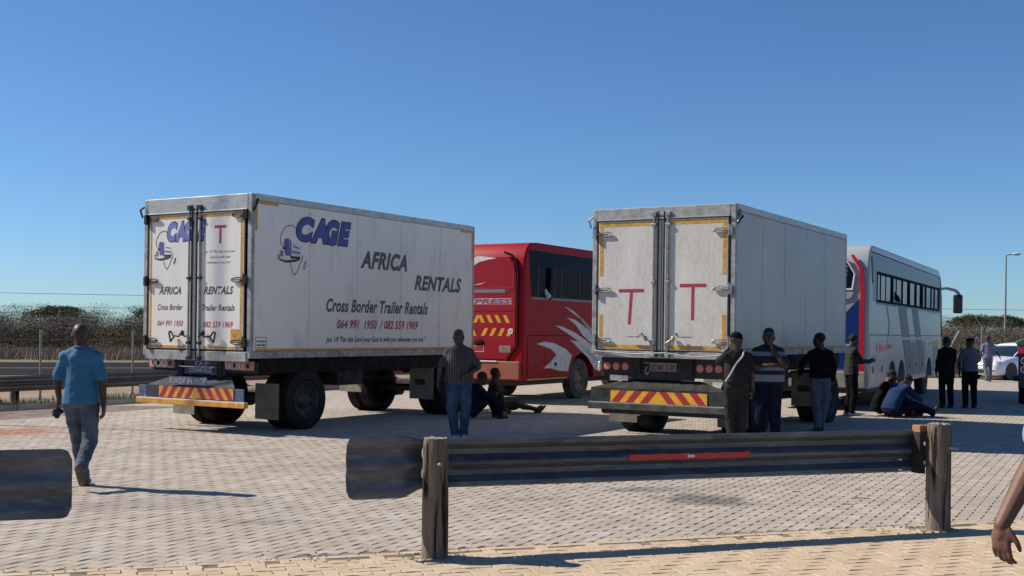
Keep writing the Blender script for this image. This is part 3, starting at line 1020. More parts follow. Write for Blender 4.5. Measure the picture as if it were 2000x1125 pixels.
# rubble at the post feet, small sticks
rg = np.random.RandomState(11)
mb = MB()
for (cx, cy, r, n) in ((-.606, 8.8, .22, 70), (-.45, 8.86, .14, 40), (3.81, 10.34, .24, 90), (3.5, 10.3, .3, 40), (-1.7, 8.75, .3, 20), (-1.2, 8.8, .4, 20)):
    for k in range(n):
        a = rg.rand() * 2 * PI; rr = r * (.4 + .6 * rg.rand()); s = rg.uniform(.004, .013)
        mb.ell((cx + math.cos(a) * rr, cy + math.sin(a) * rr * .8, s * .4), (s, s * .8, s * .6), n=5, k=3)
for k in range(260):
    u = rg.uniform(-3.5, 8); w_ = rg.normal(0, .05)
    s = rg.uniform(.003, .008)
    mb.ell((B0[0] + BD[0] * u + BN[0] * (w_ + .05), B0[1] + BD[1] * u + BN[1] * (w_ + .05), s * .4), (s * 1.3, s, s * .5), n=5, k=3)
struct(mb.build('gravel', M['concrete']), 'stuff')
for i, (x, y, a, lab) in enumerate(((3.15, 12.65, -.05, 'short dry stick on the paving, farthest of three right of the oil stain'),
                                    (3.72, 12.2, -.1, 'longest dry stick on the paving left of the right timber post'),
                                    (3.45, 11.75, -.12, 'short dry stick on the paving nearest the guardrail'),
                                    (3.9, 12.9, -.06, 'thin dry stick just behind the right timber post'))):
    L = (.09, .18, .12, .06)[i]
    o = MB().cap((-L / 2, 0, .008), (L * .1, .004, .010), .006, .005, 6, 2).cap((L * .1, .004, .010), (L / 2, -.006, .006), .005, .003, 6, 2).build('stick', M['wood'], loc=(x, y, 0), rot=(0, 0, a))
    tag(o, lab, 'stick', 'dry sticks on the paving')

# ------------------------------------------------------------------ wheels
def tyre_mesh(r, w, m, n=40):
    h = w / 2
    prof = [(-h * .55, r * .60), (-h * .92, r * .66), (-h, r * .78), (-h * .96, r * .90), (-h * .80, r * .985)]
    for k in range(5):
        a = -h * .78 + k * h * 1.56 / 5; b = a + h * 1.56 / 5
        prof += [(a + .006, r), (b - .010, r), (b - .008, r * .975), (b + .002, r * .975)]
    prof += [(h * .80, r * .985), (h * .96, r * .90), (h, r * .78), (h * .92, r * .66), (h * .55, r * .60)]
    mb = MB().lathe(prof, 'x', n)
    me = mb.mesh('tyre', m, smooth=True)
    return me
def rim_mesh(r, w, m, side=1, holes=8, name='rim'):
    h = w / 2
    prof = [(-h * .9, r * .615), (h * .88, r * .62), (h * .92, r * .60), (h * .78, r * .56), (h * .30, r * .52), (h * .12, r * .40), (h * .18, r * .30), (h * .45, r * .25), (h * .55, r * .20), (h * .70, r * .17), (h * .72, .001)]
    prof = [(t * side, q) for t, q in prof]
    mb = MB().lathe(prof, 'x', 32)
    for k in range(10):
        a = 2 * PI * k / 10
        c_, s_ = math.cos(a) * r * .285, math.sin(a) * r * .285
        mb.cyl((h * .15 * side, c_, s_), (h * .36 * side, c_, s_), .014, .012, 6)
    return mb.mesh(name, m, smooth=True)
def hole_mesh(r, w, side, holes=8):
    mb = MB()
    for k in range(holes):
        a = 2 * PI * (k + .5) / holes
        q = r * .455
        c_, s_ = math.cos(a) * q, math.sin(a) * q
        mb.cyl((w / 2 * .17 * side, c_, s_), (w / 2 * .285 * side, c_, s_), r * .05, r * .05, 10)
    return mb.mesh('vent_hole', M['gap'])
WC = {}
def wheel(parent, x, y, r, w, side, kind='dark', tm=None, dual=False):
    key = (r, w, side, kind)
    if key not in WC:
        WC[key] = (rim_mesh(r, w, M['rim'] if kind == 'dark' else (M['rimd'] if kind == 'dust' else M['chrome']), side),
                   tyre_mesh(r, w, M['rubber'] if kind != 'dust' else M['dustrubber']), hole_mesh(r, w, side))
    a, b, c_ = WC[key]
    wo_ = put('wheel', a, parent, (x, y, r - .012))
    put('tyre', b, wo_); struct(put('vent_holes', c_, wo_), 'stuff')
    if dual:
        put('tyre', b, wo_, (-side * (w + .06), 0, 0))
    return wo_

# ------------------------------------------------------------------ box trailers
def hinge_mesh(x, z, s, m):
    """strap hinge pointing inwards (s=+1 towards +x) with a knuckle on the frame"""
    mb = MB()
    pts = []
    for i in range(15):
        q = 2 * PI * i / 14
        pts.append((x + s * (.17 + .13 * math.cos(q)), -.036 - .006 * math.cos(q), z + .035 * math.sin(q)))
    mb.tube(pts, .010, 6)
    mb.cyl((x + s * .02, -.04, z), (x + s * .27, -.036, z), .009, .009, 6)
    mb.box(x - .035, x + .03, -.065, -.012, z - .075, z + .075)
    mb.cyl((x + s * .02, -.055, z - .09), (x + s * .02, -.055, z + .09), .016, .016, 8)
    return mb.build('hinge', m, None, smooth=True)

def box_trailer(label, loc, yaw, L, zb, zt, stylea):
    A = stylea
    t = thing('box_trailer', label, 'trailer', (loc[0], loc[1], 0), -yaw)
    hw = 1.25
    side_m = M['panel'] if A else M['panel_b']
    # core, roof, far side and front
    MB().box(-hw + .035, hw - .035, .06, L - .035, zb + .02, zt - .02).build('body_core', M['gap'], t)
    MB().box(-hw + .03, hw - .03, .05, L - .02, zt - .018, zt + .012).build('roof', M['alu'], t, bevel=.004)
    MB().box(-hw + .004, -hw + .03, .08, L - .04, zb + .1, zt - .1).build('side_wall', side_m, t)
    MB().box(-hw + .08, hw - .08, L - .034, L - .006, zb + .1, zt - .1).build('front_wall', side_m, t)
    # right side panels
    seams = [.075, 1.41, 2.70, 4.02, 5.31, L - .05] if A else [.075, 1.28, 2.43, 3.675, 4.886, L - .05]
    for i, (a, b) in enumerate(zip(seams[:-1], seams[1:])):
        g_ = .0035 if A else .006
        MB().box(hw - .036, hw - .006, a + g_, b - g_, zb + .115, zt - .105).build('side_panel', side_m, t, bevel=.003)
        MB().box(-hw + .003, -hw - .003, a + g_, b - g_, zb + .115, zt - .105).build('side_panel', side_m, t)
        if A and i:
            rv = MB()
            for k in range(26):
                z = zb + .2 + k * (zt - zb - .4) / 25
                for s_ in (-.022,):
                    rv.cyl((hw - .006, a + s_, z), (hw - .002, a + s_, z), .007, .005, 6)
            rv.build('rivets', M['darksteel'], t)['kind'] = 'stuff'
    # frame
    fr = M['galv']
    for sx in (-1, 1):
        MB().box(sx * hw, sx * (hw - .085), 0, .075, zb, zt + .005).build('corner_post', fr, t, bevel=.008)
        MB().box(sx * hw, sx * (hw - .06), L - .06, L, zb, zt + .003).build('corner_post', fr, t, bevel=.008)
        MB().box(sx * (hw + .004), sx * (hw - .05), .078, L - .062, zt - .10, zt + .01).build('top_rail', M['alu'], t, bevel=.008)
        MB().box(sx * (hw + .006), sx * (hw - .05), .078, L - .062, zb - .005, zb + .11).build('bottom_rail', fr, t, bevel=.006)
    hz = .24 if A else .17
    MB().box(-hw + .088, hw - .088, -.004, .07, zt - hz, zt + .004).build('rear_header', M['alu'] if A else fr, t, bevel=.006)
    MB().box(-hw + .09, hw - .09, -.035, .05, zt - hz - .022, zt - hz - .003).build('rain_gutter', M['alu'], t, bevel=.003)
    MB().box(-hw + .088, hw - .088, -.012, .06, zb - .06, zb + (.10 if A else .05)).build('rear_sill', fr, t, bevel=.006)
    if not A:
        MB().tube([(-1.2, -.03, zb + .045), (-.5, -.05, zb + .0), (.1, -.04, zb + .03), (.6, -.05, zb - .03), (1.2, -.03, zb + .03)], .012, 6).build('bent_sill_edge', M['alu'], t)
    for k in range(5 if A else 0):
        MB().ell((.1 + .28 * k - .3, -.006, zt - .19), (.013, .006, .013), n=8, k=5).build('rivet', M['steel'], t, smooth=True)
    # corner catches at the top
    for sx in (-1, 1):
        MB().tube([(sx * (hw - .02), -.02, zt - .12), (sx * (hw + .05), -.05, zt - .17), (sx * (hw + .02), -.02, zt - .3)] if sx < 0 else
                  [(hw + .02, .02, zt - .28), (hw + .045, .05, zt - .18), (hw + .02, .12, zt - .08)], .016, 6).build('door_catch', M['darksteel'] if A else M['steel'], t, smooth=True)
    if not A:
        MB().prism([(.09, zt - .13), (.42, zt - .13), (.09, zt - .32)], 'x', hw - .004, hw + .004).build('gusset', M['darksteel'], t)
        MB().box(hw - .002, hw + .014, .12, .40, zt - .16, zt - .13).build('tie_hook', M['steel'], t, bevel=.004)
    # doors
    d0, d1 = zb + (.13 if A else .07), zt - hz - .035
    dx = 1.10 if A else 1.13
    dm = M['door_paint'] if A else M['door_stipple']
    doors = []
    for sx in (-1, 1):
        x0, x1 = (-dx, -.008) if sx < 0 else (.008, dx)
        d = MB().box(x0, x1, -.012, .05, d0, d1).build('door', dm, t, bevel=.006)
        doors.append(d)
        # seal
        sl = MB()
        for (a, b, c_, e) in ((x0 - .016, x1, d0 - .016, d0 - .002), (x0 - .016, x1, d1 + .002, d1 + .014)):
            sl.box(a, b, -.008, .03, c_, e)
        sl.box(sx * (dx + .002), sx * (dx + .022), -.010, .03, d0 - .014, d1 + .012)
        sl.build('door_seal', M['black'], d)
        # tapes
        tw = .055
        T = []
        if A:
            T.append(((-dx + .03, -.16) if sx < 0 else (.16, dx - .03), (d1 - .07, d1 - .015)))
            T.append(((-dx + .02, -dx + .06) if sx < 0 else (dx - .075, dx - .02), (d0 + .02, d1 - .08)))
            T.append(((-dx + .03, -.2) if sx < 0 else (.2, dx - .1), (d0 + .005, d0 + .05)))
        else:
            T.append(((-dx + .02, -.15) if sx < 0 else (.13, dx - .02), (d1 - .085, d1 - .02)))
            T.append(((-dx + .025, -dx + .085) if sx < 0 else (dx - .085, dx - .02), (d1 - .90, d1 - .09)))
            T.append(((-dx + .025, -dx + .085) if sx < 0 else (dx - .085, dx - .02), (d0 + .09, d0 + .58)))
            T.append(((-dx + .025, -.15) if sx < 0 else (.13, dx - .10), (d0 + .015, d0 + .08)))
        for (xa, xb), (za, zb_) in T:
            MB().box(xa, xb, -.0145, -.012, za, zb_).build('reflective_tape', M['ytape'], d)
        # hinges
        for hz_ in ((3.55, 2.50, 1.49) if A else (3.35, 2.43, 1.60)):
            h = hinge_mesh(sx * (dx + .055), hz_, -sx, M['darksteel'] if A else M['steel'])
            h.parent = d
        # lock rods (two per door half)
        for k, xr in enumerate((.055, .125)):
            xx = sx * xr
            MB().cyl((xx, -.034, zb - .04), (xx, -.034, zt - hz + .10), .0135 if k == 0 else .017, None, 10).build('lock_rod', M['steel'] if k else M['darksteel'], d, smooth=True)
        xx = sx * .125
        for z, hh in ((zt - hz + .06, .08), (zt - hz - .12, .05), ((zb + zt) / 2 - .02, .045), (d0 + .10, .05), (zb - .02, .06)):
            MB().box(xx - .04, xx + .04, -.055, -.012, z - hh / 2, z + hh / 2).build('rod_bracket', M['darksteel'] if A else M['steel'], d, bevel=.008)
        # handle
        hzz = d0 + (.17 if A else .20)
        if A:
            pts = [(sx * .15, -.07, hzz + .03), (sx * .24, -.085, hzz + .09), (sx * .30, -.08, hzz + .03), (sx * .44, -.075, hzz + .05), (sx * .5, -.07, hzz + .12), (sx * .54, -.07, hzz + .10), (sx * .50, -.07, hzz - .06), (sx * .42, -.07, hzz + .03)]
        else:
            pts = [(sx * .13, -.07, hzz - .08), (sx * .24, -.08, hzz - .01), (sx * .30, -.085, hzz + .08), (sx * .34, -.08, hzz + .02), (sx * .56, -.075, hzz + .02)]
        MB().tube(pts, .014, 6).ell((pts[1][0], -.055, pts[1][2]), (.035, .03, .05), n=8, k=6).build('handle', M['darksteel'] if A else M['steel'], d, smooth=True)
    # chassis
    ch_ = MB()
    for sx in (-1, 1):
        ch_.box(sx * .40, sx * .52, .1, L + .1, zb - .32, zb - .06)
        ch_.box(-1.16, 1.16, .32, L - .15, zb - .265, zb - .008)
    ch_.build('chassis_frame', M['darksteel'], t, bevel=.005)
    MB().box(.62, 1.16, 2.3, 3.0, .72, zb - .12).build('tool_box', M['darksteel'], t, bevel=.01)
    MB().cyl((.62, 3.2, .95), (.62, 3.9, .95), .16, .16, 14).build('air_tank', M['darksteel'], t, smooth=True)
    rg = random.Random(2)
    R_w, W_w = .515, .27
    ya, yf = (1.42, 5.92) if A else (1.42, 5.6)
    for y in (ya, yf):
        MB().cyl((-1.0, y, R_w), (1.0, y, R_w), .075, .075, 10).build('axle', M['darksteel'], t, smooth=True)
        for sx in (-1, 1):
            wheel(t, sx * 1.085, y, R_w, W_w, sx, 'dark', dual=True)
            for k in range(3):
                MB().box(sx * .56, sx * .66, y - .48 + k * .06, y + .48 - k * .06, .66 + k * .03, .68 + k * .03).build('leaf_spring', M['darksteel'], t)
            MB().cyl((sx * .45, y + .15, .42), (sx * .45, y + .4, .42), .10, .10, 12).build('brake_chamber', M['darksteel'], t, smooth=True)
    # rear mud flaps
    for sx in (-1, 1):
        MB().box(sx * .72, sx * 1.24, ya - .74, ya - .725, .20, .80).build('mud_flap', M['flapc'] if (A and sx < 0) else M['flap'], t)
    # front flaps in front of and behind the steering wheels (behind = nearer the rear)
    for sx in (-1, 1):
        y0 = yf - .74
        f = MB().prism([(sx * .62, .34 if sx > 0 else .42), (sx * 1.20, .34 if sx > 0 else .42), (sx * 1.20, .98), (sx * .62, .98)], 'y', y0, y0 + .012).build('mud_flap', M['flap'] if sx > 0 else M['flapc'], t)
        MB().box(sx * .74, sx * 1.0, y0 - .003, y0, .62 if sx > 0 else .62, .74).build('flap_sticker', M['white'] if sx < 0 else M['darksteel'], f)
        MB().box(sx * .60, sx * 1.21, y0 + .0, y0 + .10, .985, 1.02).build('flap_bracket', M['darksteel'], t)
        MB().box(sx * .58, sx * .64, yf - .7, yf + .7, .90, 1.02).build('bogie_rail', M['darksteel'], t)
    MB().cyl((0, yf, zb - .36), (0, yf, zb - .1), .5, .5, 24).build('turntable', M['darksteel'], t)
    MB().box(-.12, .12, yf, L + 1.9, .82, .92).cyl((0, L + 1.8, .87), (0, L + 2.0, .87), .1, .1, 12).build('drawbar', M['darksteel'], t)
    # rear bumper
    bm_ = M['bluep'] if A else M['greyp']
    yb = -.10
    z_up, z_mid, z_lo = (.93, .745, .54) if A else (.955, .815, .575)
    xw = 1.02 if A else 1.20
    xs = .62
    ap = MB().add([(-xs, .22, z_up), (xs, .22, z_up), (xw, yb, z_mid), (-xw, yb, z_mid), (xw, yb, z_lo), (-xw, yb, z_lo), (-xs, .235, z_up - .01), (xs, .235, z_up - .01), (xw, yb + .015, z_mid - .012), (-xw, yb + .015, z_mid - .012), (xw, yb + .015, z_lo), (-xw, yb + .015, z_lo)],
                   [(0, 1, 2, 3), (3, 2, 4, 5), (6, 9, 8, 7), (9, 11, 10, 8), (0, 3, 9, 6), (3, 5, 11, 9), (1, 7, 8, 2), (2, 8, 10, 4), (5, 4, 10, 11), (0, 6, 7, 1)])
    ap.build('bumper_apron', bm_ if not A else mat('dark_blue_apron', (.030, .034, .042), .7, .0, spec=.2, col2=(.055, .06, .07), scale=5), t)
    if A:
        for sx in (-1, 1):
            MB().box(sx * (xw + .006), sx * (xw + .20), yb - .004, yb + .016, z_lo - .03, z_mid - .008).build('bumper_end', bm_, t, bevel=.006)
    MB().box(-.57, .53, .14, .17, z_up + .005, zb - .065).build('back_plate', bm_, t, bevel=.004)
    bar = M['bary'] if A else M['barg']
    bz0, bz1 = (.435, .520) if A else (.465, .570)
    MB().box(-hw + .02, hw + .04, yb - .06, yb + .03, bz0, bz1).build('bumper_bar', bar, t, bevel=.008)
    MB().box(-hw + .03, hw + .03, yb - .055, yb + .028, bz1 + .001, bz1 + .012).build('bar_top', M['white'] if A else M['galv'], t)
    if not A:
        MB().cyl((-1.0, .0, .42), (-.35, .0, .42), .05, .05, 12).build('exhaust_tube', M['galv'], t, smooth=True)
        MB().box(-1.0, 1.15, yb, yb + .05, .40, .46).build('lower_beam', M['darksteel'], t)
    # chevron board
    c0, c1 = (-.72, 1.0) if A else (-.83, .85)
    cz0, cz1 = (.548, .735) if A else (.585, .775)
    cy = yb - .006
    cb_ = MB().box(c0, c1, cy - .004, cy + .004, cz0, cz1).build('chevron_board', M['yellow'] if not A else M['ytape'], t, bevel=.002)
    mid = (c0 + c1) / 2
    n_ = 3 if not A else 4
    step = (c1 - mid) / (n_ + .25)
    for k in range(n_):
        for sx in (-1, 1):
            xt = mid + sx * (step * k + (.02 if k == 0 else .02)); wd = step * .52; sl_ = step * .62
            pol = [(xt, cz1), (xt + sx * wd, cz1), (xt + sx * (wd + sl_), cz0), (xt + sx * sl_, cz0)]
            pol = [(min(max(p[0], c0 + .003), c1 - .003), p[1]) for p in pol]
            MB().prism(pol, 'y', cy - .004, cy - .0062).build('red_stripe', M['redc'], cb_)
    # lamps
    if A:
        for sx in (-1, 1):
            x0, x1 = (.585, 1.20) if sx > 0 else (-1.19, -.60)
            lb = MB().box(x0, x1, .10, .17, 1.03, 1.185).build('lamp_cluster', M['lamppink'], t, bevel=.02, segs=3)
            for k in range(4):
                x = x0 + .085 + k * (x1 - x0 - .17) / 3
                MB().cyl((x, .098, 1.108), (x, .088, 1.108), .064 if (k == 3) == (sx > 0) else .052, None, 16).build('lamp_ring', M['white'] if k != 3 else M['lampred'], lb)
                MB().ell((x, .088, 1.108), (.036, .02, .046), n=12, k=6).build('lamp', M['lampred'] if k % 2 == 0 else M['darksteel'], lb, smooth=True)
            MB().box(x0 - .02, x1 + .03, .175, .22, .98, zb - .065).build('lamp_backing', M['darksteel'], t)
        MB().box(-1.20, -1.05, .09, .17, 1.03, zb - .065).build('lamp_side', M['dustred'], t)
    else:
        for sx in (-1, 1):
            x0, x1 = (.50, 1.12) if sx > 0 else (-1.14, -.58)
            MB().box(x0, x1, .16, .22, 1.0, zb - .065).build('lamp_backing', M['black'], t)
            for k in range(3):
                x = (x0 + .13 + k * .155) if sx > 0 else (x0 + .12 + k * .165)
                lp = MB().cyl((x, .158, 1.165), (x, .13, 1.165), .068, .066, 18).build('lamp', M['lampred'], t, smooth=True)
                MB().cyl((x, .131, 1.165), (x, .118, 1.165), .058, .045, 18).build('lens', mat('lens_orange' if k == (0 if sx > 0 else 1) else 'lens_red', (.55, .17, .06) if k == (0 if sx > 0 else 1) else (.5, .09, .07), .35, col2=(.7, .3, .2), scale=50), lp, smooth=True)
        MB().ell((-1.16, .12, 1.15), (.022, .02, .085)).build('side_marker', M['lampclear'], t, smooth=True)
        MB().box(-.95, -.62, .10, .14, .93, 1.02).build('tread_plate', M['galv'], t)
    # number plates
    if A:
        p = MB().box(-.46, .42, yb - .03, yb - .02, .77, .905).build('number_plate', M['bluep'], t)
        p.rotation_euler = (0, 0, 0)
        lettering('KWDF 84 MGP', mat('grimy_plate_letters', (.30, .30, .30), .7), p, 'rear', yb - .031, -.44, .40, .785, .885, shear=.1, weight=.012)
        p = MB().box(-.30, .30, .125, .138, .955, 1.06).build('number_plate', M['bluep'], t)
        lettering('CO3H8 RGZ', M['white'], p, 'rear', .124, -.26, .27, .97, 1.045, shear=.05, weight=.012)
        p = MB().box(-.16, .2, .126, .138, 1.075, 1.165).build('small_plate', M['bluep'], t)
        lettering('CA II', M['white'], p, 'rear', .125, -.12, .16, 1.085, 1.155, shear=.05, weight=.012)
        MB().prism([(-.42, 1.075), (.46, 1.075), (.36, 1.06), (-.32, 1.06)], 'y', .02, .135).build('plate_lamp_hood', M['galv'], t)
    else:
        p = MB().box(-.24, .23, .118, .13, 1.10, 1.225).build('number_plate', mat('faded_pink_plate', (.28, .17, .17), .6, col2=(.2, .12, .13), scale=15), t)
        lettering('LC 801 3 TF', M['darksteel'], p, 'rear', .117, -.21, .2, 1.125, 1.20, shear=.0, weight=.012)
        MB().box(-.30, .28, .04, .135, 1.232, 1.24).build('plate_lamp_hood', M['steel'], t)
        MB().tube([(-.28, .11, 1.17), (-.31, .09, 1.10), (-.28, .09, 1.04), (-.25, .1, 1.09)], .012, 6).build('hook', M['steel'], t, smooth=True)
    return t, doors

# left trailer: near (right rear) corner at (-4.2, 18.5)
YAW = .545
def centre(near, yaw):
    return (near[0] - 1.25 * math.cos(yaw), near[1] + 1.25 * math.sin(yaw))
T1, D1 = box_trailer('white box trailer with blue CAGE lettering and truck emblem on side and rear doors', centre((-4.2, 18.5), YAW), YAW, 6.55, 1.235, 3.89, True)
T2, D2 = box_trailer('plain grey-white box trailer with a red T on each rear door, behind the red-reflector guardrail', centre((3.47, 17.95), YAW), YAW, 6.4, 1.375, 3.76, False)

# writing on the left trailer's side
sx_ = 1.25 - .004
for (txt, m, a0, a1, z0, z1, sh_, wt) in (
        ('AFRICA', 'ink', 2.78, 4.20, 2.83, 3.16, .30, .045), ('RENTALS', 'ink', 4.44, 6.08, 2.49, 2.79, .30, .045),
        ('Cross Border Trailer Rentals', 'ink', 1.85, 4.90, 2.02, 2.26, .30, .035),
        ('064 991  1950  / 082 559 1969', 'inkred', 2.15, 4.58, 1.725, 1.895, .30, .032),
        ('Jos 1:9 "For the Lord your God is with you wherever you are."', 'inkblack', 1.855, 4.83, 1.465, 1.59, .30, .026)):
    lettering(txt, M[m], T1, 'side', sx_, a0, a1, z0, z1, sh_, wt)
# bubble letters: dark outline below, blue above
def bubble(parent, plane, off, boxes, sgn, mblue, mdark):
    for ch1, a0, a1, z0, z1 in boxes:
        g_ = .030
        lettering(ch1, mdark, parent, plane, off, a0 - g_ / 2, a1 + g_ / 2, z0 - g_ / 2, z1 + g_ / 2, .26, .088)
        lettering(ch1, mblue, parent, plane, off + sgn * .0025, a0 + .008, a1 - .008, z0 + .008, z1 - .008, .26, .070)
bubble(T1, 'side', sx_, (('C', 1.06, 1.52, 3.20, 3.62), ('A', 1.42, 1.86, 3.20, 3.63), ('G', 1.80, 2.18, 3.19, 3.63), ('E', 2.14, 2.50, 3.20, 3.62)), 1, M['cage'], M['cagedark'])
# africa outline with a truck emblem
def emblem(parent, plane, off, a0, zt_, k, sgn, ink, sx=1.0):
    def P(u, v): return (a0 + u * k * sx, zt_ - v * k)
    outl = [[P(*p) for p in seg] for seg in (
        [(.16, .52), (.10, .47), (.07, .36), (.10, .24), (.19, .13), (.27, .05), (.38, .04), (.46, .015), (.52, .06), (.60, .08), (.70, .12)],
        [(.40, .86), (.44, .97), (.49, 1.08), (.55, 1.15), (.64, 1.06), (.70, .96), (.73, .88), (.79, .82), (.82, .74), (.80, .68)],
        [(.86, .93), (.90, .84), (.94, .82), (.93, .90), (.88, 1.0), (.85, .97), (.86, .93)])]
    rb = []
    for s_ in outl: rb += ribbon(s_, .012)
    flat('emblem_outline', rb, ink, parent, plane, off)
    o2 = off + sgn * .0016; o3 = off + sgn * .0032
    flat('emblem_trailer', [[P(.42, .42), P(.78, .48), P(.76, .72), P(.44, .70)]], M['white'], parent, plane, off)
    flat('emblem_stripe', [[P(.45, .60), P(.74, .62), P(.735, .655), P(.45, .64)], [P(.50, .48), P(.70, .52), P(.69, .545), P(.50, .51)]], M['truckblue'], parent, plane, o2)
    flat('emblem_cab', [[P(.18, .44), P(.23, .34), P(.36, .33), P(.38, .72), P(.24, .72), P(.22, .56)], [P(.385, .36), P(.43, .37), P(.43, .72), P(.39, .72)]], M['truckblue'], parent, plane, o2)
    flat('emblem_windscreen', [[P(.15, .52), P(.27, .53), P(.27, .59), P(.15, .58)]], M['inkblack'], parent, plane, o3)
    flat('emblem_grille', [[P(.07, .61), P(.17, .61), P(.17, .75), P(.07, .74)], [P(.30, .56), P(.33, .56), P(.33, .72), P(.30, .72)]], M['truckgrey'], parent, plane, o3)
    flat('emblem_bumper', [[P(.0, .73), P(.03, .69), P(.05, .78), P(.30, .82), P(.62, .78), P(.72, .74), P(.72, .80), P(.55, .85), P(.25, .88), P(.02, .83)], [P(.40, .72), P(.74, .72), P(.74, .77), P(.42, .78)]], M['inkblack'], parent, plane, o2)
    flat('emblem_chrome', [[P(.03, .765), P(.28, .80), P(.28, .835), P(.03, .80)]], M['white'], parent, plane, o3)
emblem(T1, 'side', sx_, .62, 3.47, .74, 1, M['inkblack'])
# side tapes and rating plate
for (a0, a1, z0, z1) in ((.08, .62, 3.735, 3.785), (.08, .135, 3.30, 3.73), (6.02, 6.50, 3.74, 3.785), (6.44, 6.49, 3.2, 3.735), (.12, 6.46, 1.352, 1.388)):
    MB().box(1.243, 1.2465, a0, a1, z0, z1).build('reflective_tape', M['ytape'], T1)
pl = MB().box(1.243, 1.2465, .11, .39, 1.40, 1.58).build('rating_plate', M['panel'], T1)
flat('plate_border', ribbon([(.12, 1.405), (.38, 1.405), (.38, 1.575), (.12, 1.575), (.12, 1.405)], .008), M['inkblack'], pl, 'side', 1.2466)
strokes(pl, 'side', 1.2466, .15, .36, 1.42, 1.54, 2, M['inkblack'], 2)
# writing on the rear doors
yo = -.0125
L_D, R_D = D1
for (txt, m, dr, a0, a1, z0, z1, sh_, wt) in (
        ('AFRICA', 'ink', L_D, -.86, -.32, 2.27, 2.405, .30, .05), ('RENTALS', 'ink', R_D, .205, .88, 2.265, 2.40, .30, .05),
        ('Cross Border', 'ink', L_D, -.885, -.28, 2.005, 2.11, .30, .035), ('Trailer Rentals', 'ink', R_D, .165, .915, 1.995, 2.10, .30, .035),
        ('064 991 1950', 'inkred', L_D, -.89, -.265, 1.735, 1.835, .30, .03), ('082 559 1969', 'inkred', R_D, .20, .875, 1.72, 1.825, .30, .03),
        ('Jos 1:9 "For the Lord your', 'inkblack', R_D, .21, .91, 2.935, 2.995, .3, .012),
        ('God is with you', 'inkblack', R_D, .34, .80, 2.845, 2.905, .3, .012), ('wherever you are."', 'inkblack', R_D, .28, .84, 2.76, 2.815, .3, .012)):
    lettering(txt, M[m], dr, 'rear', yo, a0, a1, z0, z1, sh_, wt)
M['cagedark2'] = mat('faded_navy_outline', (.04, .05, .16), .5)
bubble(L_D, 'rear', yo, (('C', -.67, -.43, 3.16, 3.49), ('A', -.48, -.24, 3.16, 3.495), ('G', -.27, -.045, 3.16, 3.495)), -1, M['cagefade'], M['cagedark2'])
bubble(R_D, 'rear', yo, (('E', .05, .235, 3.16, 3.495),), -1, M['cagefade'], M['cagedark2'])
emblem(L_D, 'rear', yo, -.98, 3.36, .58, -1, M['inkblack'], .95)
flat('red_letter', [[(.435, 3.355), (.70, 3.355), (.70, 3.40), (.435, 3.40)], [(.545, 3.10), (.592, 3.10), (.592, 3.355), (.545, 3.355)]], M['tred'], R_D, 'rear', yo)
st = MB().box(.83, 1.01, -.0155, -.0147, 1.50, 1.70).build('yellow_sticker', M['ytape'], R_D)
strokes(st, 'rear', -.0158, .885, .965, 1.575, 1.635, 2, mat('sticker_brown', (.3, .12, .02), .5), 3)
# red T tape on the right trailer's doors
for dr, xc, zt_, lean in ((D2[0], -.525, 2.44, -.03), (D2[1], .55, 2.515, 0)):
    flat('red_letter', [[(xc - .225, zt_ - .055), (xc + .225, zt_ - .055), (xc + .225, zt_), (xc - .225, zt_)],
                        [(xc - .028 + lean, zt_ - .58), (xc + .026 + lean, zt_ - .58), (xc + .028, zt_ - .055), (xc - .026, zt_ - .055)]], M['tred'], dr, 'rear', yo)
for (a0, a1, z0, z1) in ((.12, 6.3, 1.492, 1.53), (5.9, 6.3, 3.60, 3.645)):
    MB().box(1.243, 1.2465, a0, a1, z0, z1).build('reflective_tape', M['ytape'], T2)

# ------------------------------------------------------------------ buses
def arc(cy, cz, r, z0, n=14):
    """points of a wheel arch from right to left along the bottom edge z0"""
    a0 = math.asin(min(1, max(-1, (z0 - cz) / r)))
    return [(cy + r * math.cos(a), cz + r * math.sin(a)) for a in [a0 + (PI - 2 * a0) * i / n for i in range(n + 1)]]

def bus_body(t, L, H, zb, wheels, r, m, arch_r, hw=1.25):
    prof = [(.06, zb + .02), (.0, .95), (0, 2.6), (.04, H - .45), (.14, H - .18), (.32, H - .03), (.6, H), (L - .9, H - .02), (L - .5, H - .18), (L - .22, H - .7), (L - .02, 1.4), (L, 1.0), (L - .06, zb + .04)]
    bot = []
    for wy in sorted(wheels, reverse=True):
        bot += arc(wy, r, arch_r, zb + .03)
    prof = prof + bot
    mb = MB().prism(prof, 'x', -hw, hw)
    me = bpy.data.meshes.new('body'); me.from_pydata(mb.v, [], mb.f)
    bm = bmesh.new(); bm.from_mesh(me); bmesh.ops.recalc_face_normals(bm, faces=bm.faces)
    es = []
    for e in bm.edges:
        a, b = e.verts[0].co, e.verts[1].co
        if abs(abs(a.x) - hw) < 1e-4 and abs(a.x - b.x) < 1e-4 and min(a.z, b.z) > zb + .3 and not (min(a.z, b.z) < r + arch_r + .02 and .5 < min(a.y, b.y) and max(a.y, b.y) < L - .5 and max(a.z, b.z) < 1.3):
            es.append(e)
    bmesh.ops.bevel(bm, geom=es, offset=.12, segments=5, affect='EDGES', profile=.5, clamp_overlap=True)
    bm.to_mesh(me); bm.free()
    me.polygons.foreach_set('use_smooth', [True] * len(me.polygons)); me.set_sharp_from_angle(angle=math.radians(30))
    me.materials.append(m)
    o = put('body', me, t)
    mb = MB().box(-hw + .4, hw - .4, .4, L - .4, zb - .12, zb + 1.0)
    mb.box(-hw + .1, hw - .1, .3, min(wheels) - arch_r - .1, zb - .08, zb + .0)
    mb.build('underbody', M['black'], t)
    return o

